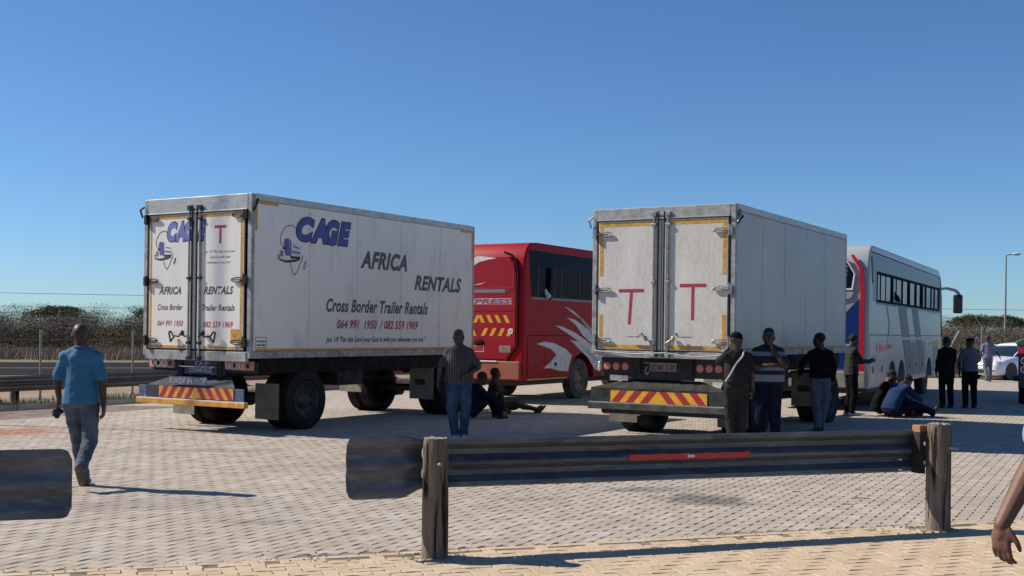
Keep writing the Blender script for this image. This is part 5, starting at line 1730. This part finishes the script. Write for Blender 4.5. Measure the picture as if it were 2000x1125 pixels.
def head_frame(J):
    y = J['look'].normalized(); up = (J['head'] - J['neck']).normalized() * .4 + V((0, 0, 1)) * .6
    x = y.cross(up).normalized(); z = x.cross(y).normalized()
    return Matrix((x, y, z)).transposed()
def head(mb, J, s=1.09):
    R = head_frame(J); R4 = R.to_4x4(); c = J['head']
    def P(x, y, z): return c + R @ V((x * s, y * s, z * s))
    mb.ell(P(0, -.012, .030), (.077 * s, .097 * s, .090 * s), R4, 18, 12)
    mb.ell(P(0, .018, -.030), (.060 * s, .074 * s, .082 * s), R4, 16, 10)
    mb.cap(P(0, .060, -.083), P(0, .066, -.088), .028 * s, .024 * s)
    for sx in (-1, 1):
        mb.cap(P(sx * .062, -.01, -.045), P(sx * .028, .055, -.085), .020 * s, .018 * s)
        mb.cap(P(sx * .045, .066, -.012), P(sx * .05, .05, -.02), .018 * s, .016 * s)
        mb.cap(P(sx * .012, .088, .018), P(sx * .045, .074, .020), .0105 * s, .010 * s)
        mb.ell(P(sx * .080, -.004, -.008), (.011 * s, .019 * s, .032 * s), R4, 10, 7)
    mb.cap(P(0, .086, .012), P(0, .106, -.026), .010 * s, .017 * s)
    for sx in (-1, 1): mb.ell(P(sx * .015, .096, -.030), (.011 * s, .012 * s, .010 * s), R4, 8, 6)
    mb.cap(P(-.02, .084, -.055), P(.02, .084, -.055), .0105 * s, .0105 * s)
    mb.cap(P(-.016, .082, -.066), P(.016, .082, -.066), .010 * s, .010 * s)
    mb.cap(J['neck'] - (J['head'] - J['neck']) * .25, P(0, -.018, -.045), .066 * s, .060 * s)
    return P, R4

def person(label, x, y, rz, J, shirt, legs, shoes, skin=None, sleeve='short', scale=1.0, g_=1.0, voxel=.0105, hair='cropped', belly=0.0,
           hem=-.02, curl=.45, faces=False, hatm=None, kf=1.0, group=None, shorts=False, barefoot=False, z=0.0, fold=.016, pn=None, hemf=.80, thumbv=None, hs=1.0):
    skin = skin or M['skin']
    t = thing('person', label, 'person', (x, y, z), rz, group)
    t.scale = (scale,) * 3
    b = MB()
    torso(b, J, g_ * .97, 0, belly=belly)
    P, R4 = head(b, J)
    for s in 'RL':
        sgn = 1 if s == 'R' else -1
        b.cap(J['sh' + s], J['el' + s], .050 * g_, .040 * g_)
        b.cap(J['el' + s], J['el' + s].lerp(J['wr' + s], .35), .042 * g_, .042 * g_)
        b.cap(J['el' + s].lerp(J['wr' + s], .3), J['wr' + s], .041 * g_, .029)
        d = J['hd' + s]
        inn = V((-sgn, 0, 0)) if pn is None else pn
        thumb = V((0, 1, .0)) if abs(d.normalized().z) > .5 else V((0, 0, 1))
        hand(b, J['wr' + s], d, inn, thumbv or thumb, hs, curl, kf)
        b.cap(J['hp' + s], J['kn' + s], .088 * g_, .055 * g_)
        b.cap(J['kn' + s], J['an' + s], .054 * g_, .036)
        cm = J['kn' + s].lerp(J['an' + s], .3)
        bk = -(J['ft' + s] - (J['an' + s] - J['kn' + s]).normalized() * J['ft' + s].dot((J['an' + s] - J['kn' + s]).normalized())).normalized()
        b.cap(cm + bk * .012, J['kn' + s].lerp(J['an' + s], .55) + bk * .008, .052 * g_, .042)
        f = J['ft' + s].normalized()
        dn = (J['an' + s] - J['kn' + s]).normalized()
        dn = (dn - f * dn.dot(f)).normalized()
        a = J['an' + s]
        b.cap(a + dn * .045 - f * .04, a + dn * .05 + f * .12, .034, .034)
        b.cap(a, a + dn * .045 + f * .10, .036, .030)
        if barefoot:
            for k in range(5):
                sd = f.cross(dn).normalized()
                q = a + dn * .06 + f * .14 + sd * (k - 2) * .016
                b.cap(q - f * .02, q + f * (.03 - abs(k - 1) * .003), .011, .009, 8, 2)
    body = fuse(b, 'body', skin, t, voxel, 3)
    # trousers
    if legs:
        mb = MB()
        torso(mb, J, g_, .014, top=False) if False else None
        w = J['waist'].lerp(J['pel'], .45)
        sd = (J['hpR'] - J['hpL']).normalized(); up = (J['waist'] - J['pel']).normalized(); sd = (sd - up * sd.dot(up)).normalized(); dp = up.cross(sd)
        bo = V((0, 0, 0))
        mb.loft([ring(J['pel'] - up * .09, sd, dp, .135 * g_, .112 * g_), ring(J['pel'] - up * .02, sd, dp, .178 * g_ + .008, .128 * g_ + .006 + belly * .3), ring(w, sd, dp, .165 * g_ + .008 + belly * .5, .116 * g_ + .010 + belly * .5)])
        for s in 'RL':
            if shorts:
                mb.cap(J['hp' + s], J['hp' + s].lerp(J['kn' + s], .85), .104 * g_, .088 * g_)
            else:
                mb.cap(J['hp' + s], J['kn' + s], .106 * g_, .080 * g_)
                mb.cap(J['kn' + s], J['kn' + s].lerp(J['an' + s], .93), .080 * g_, .066)
                mb.cap(J['kn' + s].lerp(J['an' + s], .80), J['kn' + s].lerp(J['an' + s], .97), .068, .072)
        fuse(mb, 'trousers' if not shorts else 'shorts', legs, t, voxel * 1.1, 6, fold * 1.4, folds2)
    # shirt
    mb = MB()
    torso(mb, J, g_, .016, low=1, belly=belly)
    up = (J['waist'] - J['pel']).normalized()
    sd = (J['hpR'] - J['hpL']).normalized(); sd = (sd - up * sd.dot(up)).normalized()
    mb.loft([ring(J['pel'] + up * hem, sd, up.cross(sd), .194 * g_ + belly * .4, .148 * g_ + belly * .4), ring(J['waist'], sd, up.cross(sd), .180 * g_ + belly * .6, .138 * g_ + belly * .6), ring(J['waist'].lerp(J['chest'], .8), sd, up.cross(sd), .176 * g_ + belly * .4, .132 * g_ + belly * .4)])
    for s in 'RL':
        if sleeve == 'short':
            e = J['sh' + s].lerp(J['el' + s], hemf)
            mb.cap(J['sh' + s], e, .058 * g_, .066 * g_)
        elif sleeve == 'long':
            mb.cap(J['sh' + s], J['el' + s], .068 * g_, .056 * g_)
            mb.cap(J['el' + s], J['el' + s].lerp(J['wr' + s], .95), .056 * g_, .040 * g_)
        else:
            mb.cap(J['sh' + s], J['sh' + s].lerp(J['el' + s], .15), .066 * g_, .064 * g_)
    fuse(mb, 'shirt', shirt, t, voxel, 9, fold)
    # shoes
    if not barefoot:
        for s in 'RL':
            mb = MB()
            f = J['ft' + s].normalized(); dn = (J['an' + s] - J['kn' + s]).normalized(); dn = (dn - f * dn.dot(f)).normalized()
            a = J['an' + s]; sd = f.cross(dn).normalized()
            mb.cap(a + dn * .042 - f * .050, a + dn * .045 + f * .05, .042, .040)
            mb.cap(a + dn * .045 + f * .03, a + dn * .052 + f * .145, .043, .033)
            mb.cap(a - dn * .01 - f * .01, a + dn * .04 + f * .07, .044, .036)
            for q in (-1, 1):
                mb.cap(a + dn * .068 - f * .055 + sd * q * .014, a + dn * .068 + f * .15 + sd * q * .016, .019, .018)
            fuse(mb, 'shoe', shoes, t, .009, 2)
    # hair or hat
    if hair == 'cropped' or hair == 'bald':
        if hair == 'cropped':
            mb = MB().ell(P(0, -.020, .040), (.0875, .1055, .096), R4, 20, 14)
            R = R4.to_3x3(); c = J['head']
            keep = []
            vs = [V(v) for v in mb.v]
            me = fuse(mb, 'hair', M['hair'], t, .009, 1)
            bm = bmesh.new(); bm.from_mesh(me.data)
            Ri = R.inverted()
            dl = [v for v in bm.verts if ((q := Ri @ (v.co - c)).z < -.012 + (q.y + .02) * .45) or (q.y > .058 and q.z < .075)]
            bmesh.ops.delete(bm, geom=dl, context='VERTS'); bm.to_mesh(me.data); bm.free()
    elif hair == 'cap':
        mb = MB().ell(P(0, -.008, .052), (.093, .112, .084), R4, 18, 12)
        mb.cap(P(-.035, .085, .040), P(.035, .085, .040), .024, .024); mb.cap(P(-.03, .13, .03), P(.03, .13, .03), .012, .012); mb.cap(P(0, .09, .038), P(0, .13, .03), .02, .012)
        fuse(mb, 'cap', hatm or M['blackc'], t, .009, 2)
    elif hair == 'beret':
        mb = MB().ell(P(.0, -.01, .065), (.115, .125, .052), R4, 18, 12).ell(P(0, -.01, .03), (.086, .103, .06), R4, 18, 12)
        fuse(mb, 'hat', hatm or M['blackc'], t, .009, 2)
    if faces:
        for sx in (-1, 1):
            e = MB().ell(P(sx * .030, .0785, .004), (.0125, .008, .0065), R4, 10, 7).build('eye', M['eye'], t, smooth=True)
            MB().ell(P(sx * .030, .0855, .004), (.005, .003, .005), R4, 8, 6).build('pupil', M['black'], e, smooth=True)
        MB().cap(P(-.018, .093, -.061), P(.018, .093, -.061), .004, .004, 8, 2).build('mouth', M['lip'], t, smooth=True)
    return t, P, R4

# man walking away in a blue polo
J = stand()
J.update(elL=V((-.255, -.01, 1.15)), wrL=V((-.275, .10, .93)), hdL=V((-.25, .35, -.8)), elR=V((.245, -.05, 1.14)), wrR=V((.255, -.03, .895)), hdR=V((.05, -.05, -1)),
         knL=V((-.07, .12, .50)), anL=V((-.03, .16, .085)), knR=V((.115, -.03, .50)), anR=V((.135, -.33, .245)), ftR=V((.02, .50, -.85)), ftL=V((-.05, 1, .05)),
         head=V((-.012, .0, 1.62)), look=V((-.3, 1, .05)))
bm_, P, R4 = person('man in a blue polo shirt and grey-washed jeans, walking away at the left', -4.60, 12.32, -.02, J, M['polo'], M['jeansgrey'], M['shoebr'], skin=M['skin'], hair='bald', g_=1.02, hem=-.06, scale=1.005, kf=1.1, voxel=.009)
mb = MB()
rr = ring(J['neck'] + V((0, .0, .012)), V((1, 0, 0)), V((0, 1, 0)), .068, .066)
mb.tube([V(p) for p in rr] + [V(rr[0])], .014, 6).build('collar', M['polo'], bm_, smooth=True)
bag = MB(); rg = random.Random(4)
for k in range(9):
    bag.ell((rg.uniform(-.035, .035), rg.uniform(-.03, .03), rg.uniform(-.04, .04)), (rg.uniform(.03, .045), .03, rg.uniform(.02, .05)), n=8, k=6)
bo = fuse(bag, 'crumpled_bag', M['darksteel'], None, .006, 1)
bo.location = (-4.905, 12.46, .775)
tag(bo, 'small dark crumpled bag held in the left hand of the man in blue', 'bag')

# man in the striped shirt, facing the camera
J = stand()
J.update(elR=V((.30, .02, 1.17)), wrR=V((.335, .06, .93)), hdR=V((.12, .12, -1)), elL=V((-.31, .04, 1.16)), wrL=V((-.13, .235, 1.05)), hdL=V((.75, .05, -.55)),
         knR=V((.115, .05, .50)), anR=V((.06, .02, .085)), anL=V((-.08, .0, .085)), knL=V((-.11, .05, .5)), ftR=V((.1, 1, 0)), ftL=V((-.1, 1, 0)), look=V((.35, 1, .04)), head=V((.02, .02, 1.64)))
person('stocky man in a vertically striped brown shirt and jeans, facing the camera', -.83, 18.3, PI + .12, J, M['pinstripe'], M['jeans'], M['shoew'], hair='bald', g_=1.13, belly=.045, faces=True, scale=.99, hem=-.05, voxel=.0095, fold=.012)

def sit_knees(lean=.18):
    """sitting on the ground, knees up, facing +y"""
    J = stand()
    J.update(pel=V((0, 0, .15)), waist=V((0, .03, .30)), chest=V((0, .10, .47)), neck=V((0, .19, .65)), head=V((0, .27, .78)),
             shR=V((.18, .15, .61)), shL=V((-.18, .15, .61)), elR=V((.24, .32, .42)), elL=V((-.24, .32, .42)), wrR=V((.12, .50, .50)), wrL=V((-.12, .50, .50)),
             hdR=V((-.6, .5, -.5)), hdL=V((.6, .5, -.5)), hpR=V((.10, .05, .13)), hpL=V((-.10, .05, .13)), knR=V((.13, .42, .46)), knL=V((-.13, .42, .46)),
             anR=V((.12, .60, .085)), anL=V((-.12, .60, .085)), ftR=V((0, 1, 0)), ftL=V((0, 1, 0)), look=V((0, 1, -.3)))
    return J
J = sit_knees()
person('person in dark navy clothes sitting on the ground with knees up, behind the striped-shirt man', -.82, 22.55, -PI / 2 + .35, J, M['navy'], M['navy'], M['shoeb'], sleeve='long', voxel=.012)
J = sit_knees()
J.update(waist=V((0, -.03, .30)), chest=V((0, -.06, .48)), neck=V((0, -.06, .67)), head=V((0, -.03, .82)), shR=V((.18, -.07, .63)), shL=V((-.18, -.07, .63)),
         elR=V((.22, .10, .36)), wrR=V((.20, .15, .10)), hdR=V((0, .8, -.4)), elL=V((-.22, .02, .36)), wrL=V((-.22, .10, .12)), hdL=V((0, .8, -.4)),
         knR=V((.14, .45, .20)), anR=V((.16, .86, .10)), ftR=V((.2, .6, .75)), knL=V((-.1, .46, .16)), anL=V((.05, .80, .09)), ftL=V((0, .6, .75)), look=V((-.4, 1, -.1)))
person('barefoot person in brown clothes sitting with legs stretched out, near the red bus', -.30, 24.0, -PI / 2 + .1, J, M['brownc'], M['brownc'], None, sleeve='short', voxel=.012, barefoot=True, shorts=True, skin=M['skin'])

# group by the right trailer
J = stand()
J.update(elL=V((-.22, .22, 1.30)), wrL=V((-.08, .30, 1.46)), hdL=V((.5, .2, .8)), elR=V((.24, .02, 1.15)), wrR=V((.27, .06, .90)), look=V((.9, 1, -.1)), knL=V((-.08, .04, .5)), anL=V((-.06, .0, .085)), knR=V((.09, .04, .5)), anR=V((.08, .02, .085)))
cm, P, R4 = person('man in a dark cap and grey tee with a pale bag strap across his back', 3.35, 17.15, .10, J, M['charcoal'], M['charcoal'], M['shoew'], hair='cap', hatm=M['blackc'], g_=1.03, skin=M['skin'], hem=-.03)
MB().tube([V((.09, -.075, 1.49)), V((.045, -.145, 1.40)), V((-.06, -.165, 1.28)), V((-.14, -.155, 1.13)), V((-.19, -.08, 1.02))], .012, 6).build('bag_strap', M['shoew'], cm, smooth=True)
J = stand()
J.update(elR=V((.25, .12, 1.17)), wrR=V((.02, .24, 1.20)), hdR=V((-1, .1, .1)), elL=V((-.22, .20, 1.19)), wrL=V((-.03, .17, 1.44)), hdL=V((.3, 0, 1)), look=V((.05, 1, -.15)), head=V((0, .05, 1.62)),
         anR=V((.12, 0, .085)), anL=V((-.12, 0, .085)))
person('heavy man in a navy shirt with broad white bands, hand at his chin', 4.02, 18.05, PI - .1, J, M['bands'], M['navy'], M['shoeb'], g_=1.2, belly=.05, scale=1.04, hem=-.02, sleeve='short', faces=True)
J = stand()
J.update(elL=V((-.33, .02, 1.22)), wrL=V((-.30, .16, 1.02)), hdL=V((-.1, .8, -.5)), elR=V((.27, .02, 1.15)), wrR=V((.26, .08, .90)), look=V((-.75, 1, -.05)), head=V((-.02, .03, 1.63)),
         chest=V((-.01, .03, 1.28)), anR=V((.05, .06, .085)), anL=V((-.05, -.04, .085)), knR=V((.10, .04, .5)), knL=V((-.07, .0, .5)))
person('man in a black long-sleeved top and grey sweatpants, back to the camera', 5.52, 20.6, .12, J, M['blackc'], M['greysweat'], M['shoeb'], g_=1.06, sleeve='long', hem=-.0)
J = stand()
J.update(elR=V((.20, .14, 1.16)), wrR=V((.12, .36, 1.18)), hdR=V((0, 1, .1)), elL=V((-.20, .10, 1.16)), wrL=V((-.10, .34, 1.14)), hdL=V((.1, 1, .1)), look=V((0, 1, -.25)), head=V((0, .05, 1.61)), neck=V((0, 0, 1.47)))
pm_, P, R4 = person('man in a dark plaid shirt looking at a phone in front of the white bus', 7.30, 24.75, -PI / 2 + .15, J, M['plaid'], M['blackc'], M['shoew'], g_=1.02, sleeve='long', hem=-.08)
mb = MB(); rr = ring(J['neck'] + V((0, -.06, .02)), V((1, 0, 0)), V((0, .8, .5)), .085, .05)
fuse(MB().cap((-.08, -.07, 1.50), (.08, -.07, 1.50), .04, .04).cap((-.1, -.04, 1.46), (.1, -.04, 1.46), .04, .04), 'hood', M['palec'], pm_, .012, 3)
ph = MB().box(-.035, .035, -.006, .006, -.075, .075).build('phone', M['black'], None, bevel=.004)
ph.location = (7.78, 24.80, 1.23); ph.rotation_euler = (.3, 0, 1.4)
tag(ph, 'dark phone held up by the man in the plaid shirt', 'phone')
J = sit_knees()
person('person in black sitting hunched with knees up beside the plaid-shirted man', 7.95, 25.0, -PI / 2 - .3, J, M['blackc'], M['blackc'], M['shoeb'], sleeve='long', voxel=.012, scale=1.08)
J = sit_knees()
J.update(waist=V((0, .06, .30)), chest=V((0, .16, .46)), neck=V((0, .30, .62)), head=V((0, .43, .70)), shR=V((.18, .25, .59)), shL=V((-.18, .25, .59)),
         elR=V((.24, .42, .42)), wrR=V((.20, .62, .34)), elL=V((-.24, .42, .42)), wrL=V((-.18, .62, .34)), knR=V((.13, .50, .24)), anR=V((.15, .95, .10)), ftR=V((.1, .5, .85)), knL=V((-.13, .48, .30)), anL=V((-.1, .88, .09)), ftL=V((-.1, .6, .8)), look=V((0, .7, -.8)))
person('man in a dusty blue shirt sitting bent forward on the ground with legs stretched out', 8.0, 24.3, -PI / 2 + .45, J, M['bluec'], M['navy'], M['shoeb'], sleeve='long', voxel=.012, g_=1.1, scale=1.08)
J = stand()
J.update(elR=V((.22, .04, 1.15)), wrR=V((.15, .2, 1.0)), hdR=V((-.2, .6, -.6)), look=V((.5, 1, 0)))
person('man in a long dark jacket standing near the front of the white bus', 10.5, 27.8, .1, J, M['blackc'], M['blackc'], M['shoeb'], sleeve='long', g_=1.05, hem=-.22, voxel=.012, scale=.98)
J = stand()
J.update(elL=V((-.25, .05, 1.15)), wrL=V((-.22, .1, .9)), elR=V((.24, .10, 1.16)), wrR=V((.12, .22, 1.02)), look=V((-.3, 1, -.1)))
person('person in a floppy dark hat and pale blue shirt with black trousers, seen from behind', 11.1, 27.9, .0, J, M['palec'], M['blackc'], M['shoeb'], hair='beret', sleeve='short', g_=1.08, hem=-.04, voxel=.012, scale=.97)
J = stand()
J.update(elR=V((.30, .02, 1.17)), wrR=V((.44, .06, .98)), hdR=V((.5, .1, -.8)), knR=V((.12, .10, .5)), anR=V((.14, .2, .085)), knL=V((-.08, -.04, .5)), anL=V((-.06, -.2, .12)), look=V((.3, 1, 0)))
person('uniformed officer in grey-blue walking in front of the white car bonnet', 18.22, 44.1, -.15, J, M['uniform'], M['camo'], M['shoeb'], hair='cap', hatm=mat('maroon_cap', (.05, .01, .012), .8), sleeve='short', voxel=.014, scale=1.0, hem=-.06)

# passer-by at the right edge: only the arm enters the picture
J = stand()
J.update(elR=V((.235, .02, 1.205)), wrR=V((.372, .07, .985)), hdR=V((.03, .06, -1)), shR=V((.165, -.01, 1.425)), look=V((0, 1, 0)), knR=V((.1, .15, .5)), anR=V((.1, .3, .09)))
person('passer-by in a pale spotted shirt, only the bare hanging arm showing at right', 2.245, 4.42, PI, J, M['greysleeve'], M['jeans'], M['shoew'], skin=M['skin2'], g_=.98, voxel=.0052, curl=.62, scale=1.045, kf=.95, pn=V((-.80, -.6, 0)), thumbv=V((-.6, .8, .0)), hs=.96, fold=.010, hemf=.56)

# passengers leaning out of the bus windows
def sit_bus():
    J = stand()
    J.update(knR=V((.11, .42, .92)), knL=V((-.11, .42, .92)), anR=V((.11, .45, .5)), anL=V((-.11, .45, .5)))
    return J
J = sit_bus()
J.update(elR=V((.36, .03, 1.12)), wrR=V((.31, .16, 1.40)), hdR=V((-.1, .2, 1)))
pr = (1.0 * math.cos(YAW) + 1.05 * math.sin(YAW), -1.0 * math.sin(YAW) + 1.05 * math.cos(YAW))
rc = centre((.27, 27.2), YAW)
person('passenger with one bare arm in a white sleeve hanging out of the red bus window', rc[0] + pr[0], rc[1] + pr[1], -YAW, J, M['white'], M['navy'], M['shoeb'], z=1.40, voxel=.012, sleeve='short')
J = sit_bus()
J.update(elR=V((.34, .03, 1.12)), wrR=V((.30, .2, 1.22)), hdR=V((-.3, 1, .1)))
wc = centre((8.05, 26.0), WYAW)
pr = (1.02 * math.cos(WYAW) + 3.3 * math.sin(WYAW), -1.02 * math.sin(WYAW) + 3.3 * math.cos(WYAW))
person('passenger with an elbow resting out of the white bus window', wc[0] + pr[0], wc[1] + pr[1], -WYAW, J, M['charcoal'], M['navy'], M['shoeb'], z=1.46, voxel=.013, sleeve='short')

# small bicycle lying by the far guardrail, seen under the left trailer
bk = thing('bicycle', 'small dark and red bicycle on the verge, seen beneath the left trailer', 'bicycle', (-5.75, 33.6, .03), .3)
for x in (-.34, .34):
    wv = MB()
    pts = [(x + .24 * math.cos(2 * PI * k / 24), 0, .25 + .24 * math.sin(2 * PI * k / 24)) for k in range(25)]
    wv.tube(pts, .018, 6)
    w_ = wv.build('wheel', M['rubber'], bk, smooth=True)
    for k in range(6):
        a = PI * k / 6
        MB().cyl((x - .23 * math.cos(a), 0, .25 - .23 * math.sin(a)), (x + .23 * math.cos(a), 0, .25 + .23 * math.sin(a)), .003, None, 4).build('spoke', M['steel'], w_)
MB().tube([(-.34, 0, .25), (-.12, 0, .52), (.25, 0, .56), (.34, 0, .25)], .016, 6).tube([(-.12, 0, .52), (.0, 0, .24), (.25, 0, .56)], .016, 6).tube([(.0, 0, .24), (-.34, 0, .25)], .012, 6).build('frame', M['redc'], bk, smooth=True)
MB().tube([(.25, 0, .56), (.22, 0, .66), (.2, -.2, .68)], .013, 6).tube([(.22, 0, .66), (.2, .2, .68)], .013, 6).build('handlebar', M['darksteel'], bk, smooth=True)
MB().ell((-.15, 0, .60), (.12, .06, .025)).build('saddle', M['black'], bk, smooth=True)
# litter on the verge at the far left
lt = MB(); rg = random.Random(9)
for k in range(7):
    lt.ell((rg.uniform(-.12, .12), rg.uniform(-.06, .06), rg.uniform(.02, .07)), (rg.uniform(.04, .07), .04, .03), n=8, k=6)
lo_ = fuse(lt, 'litter_bag', M['black'], None, .008, 1); lo_.location = (-11.0, 24.7, .03)
tag(lo_, 'crumpled black plastic bag lying on the verge at the far left', 'litter')
lo2 = MB().ell((0, 0, .05), (.07, .05, .04), n=9, k=6).build('paper_cup', M['white'], loc=(-10.72, 24.75, .04))
tag(lo2, 'small crumpled white paper beside the black plastic bag', 'litter')
st1 = MB().ell((0, 0, .012), (.03, .025, .018), n=8, k=5).build('stone', M['darksteel'], loc=(-1.25, 24.0, 0))
tag(st1, 'small dark stone on sunlit paving under the left trailer front', 'stone')
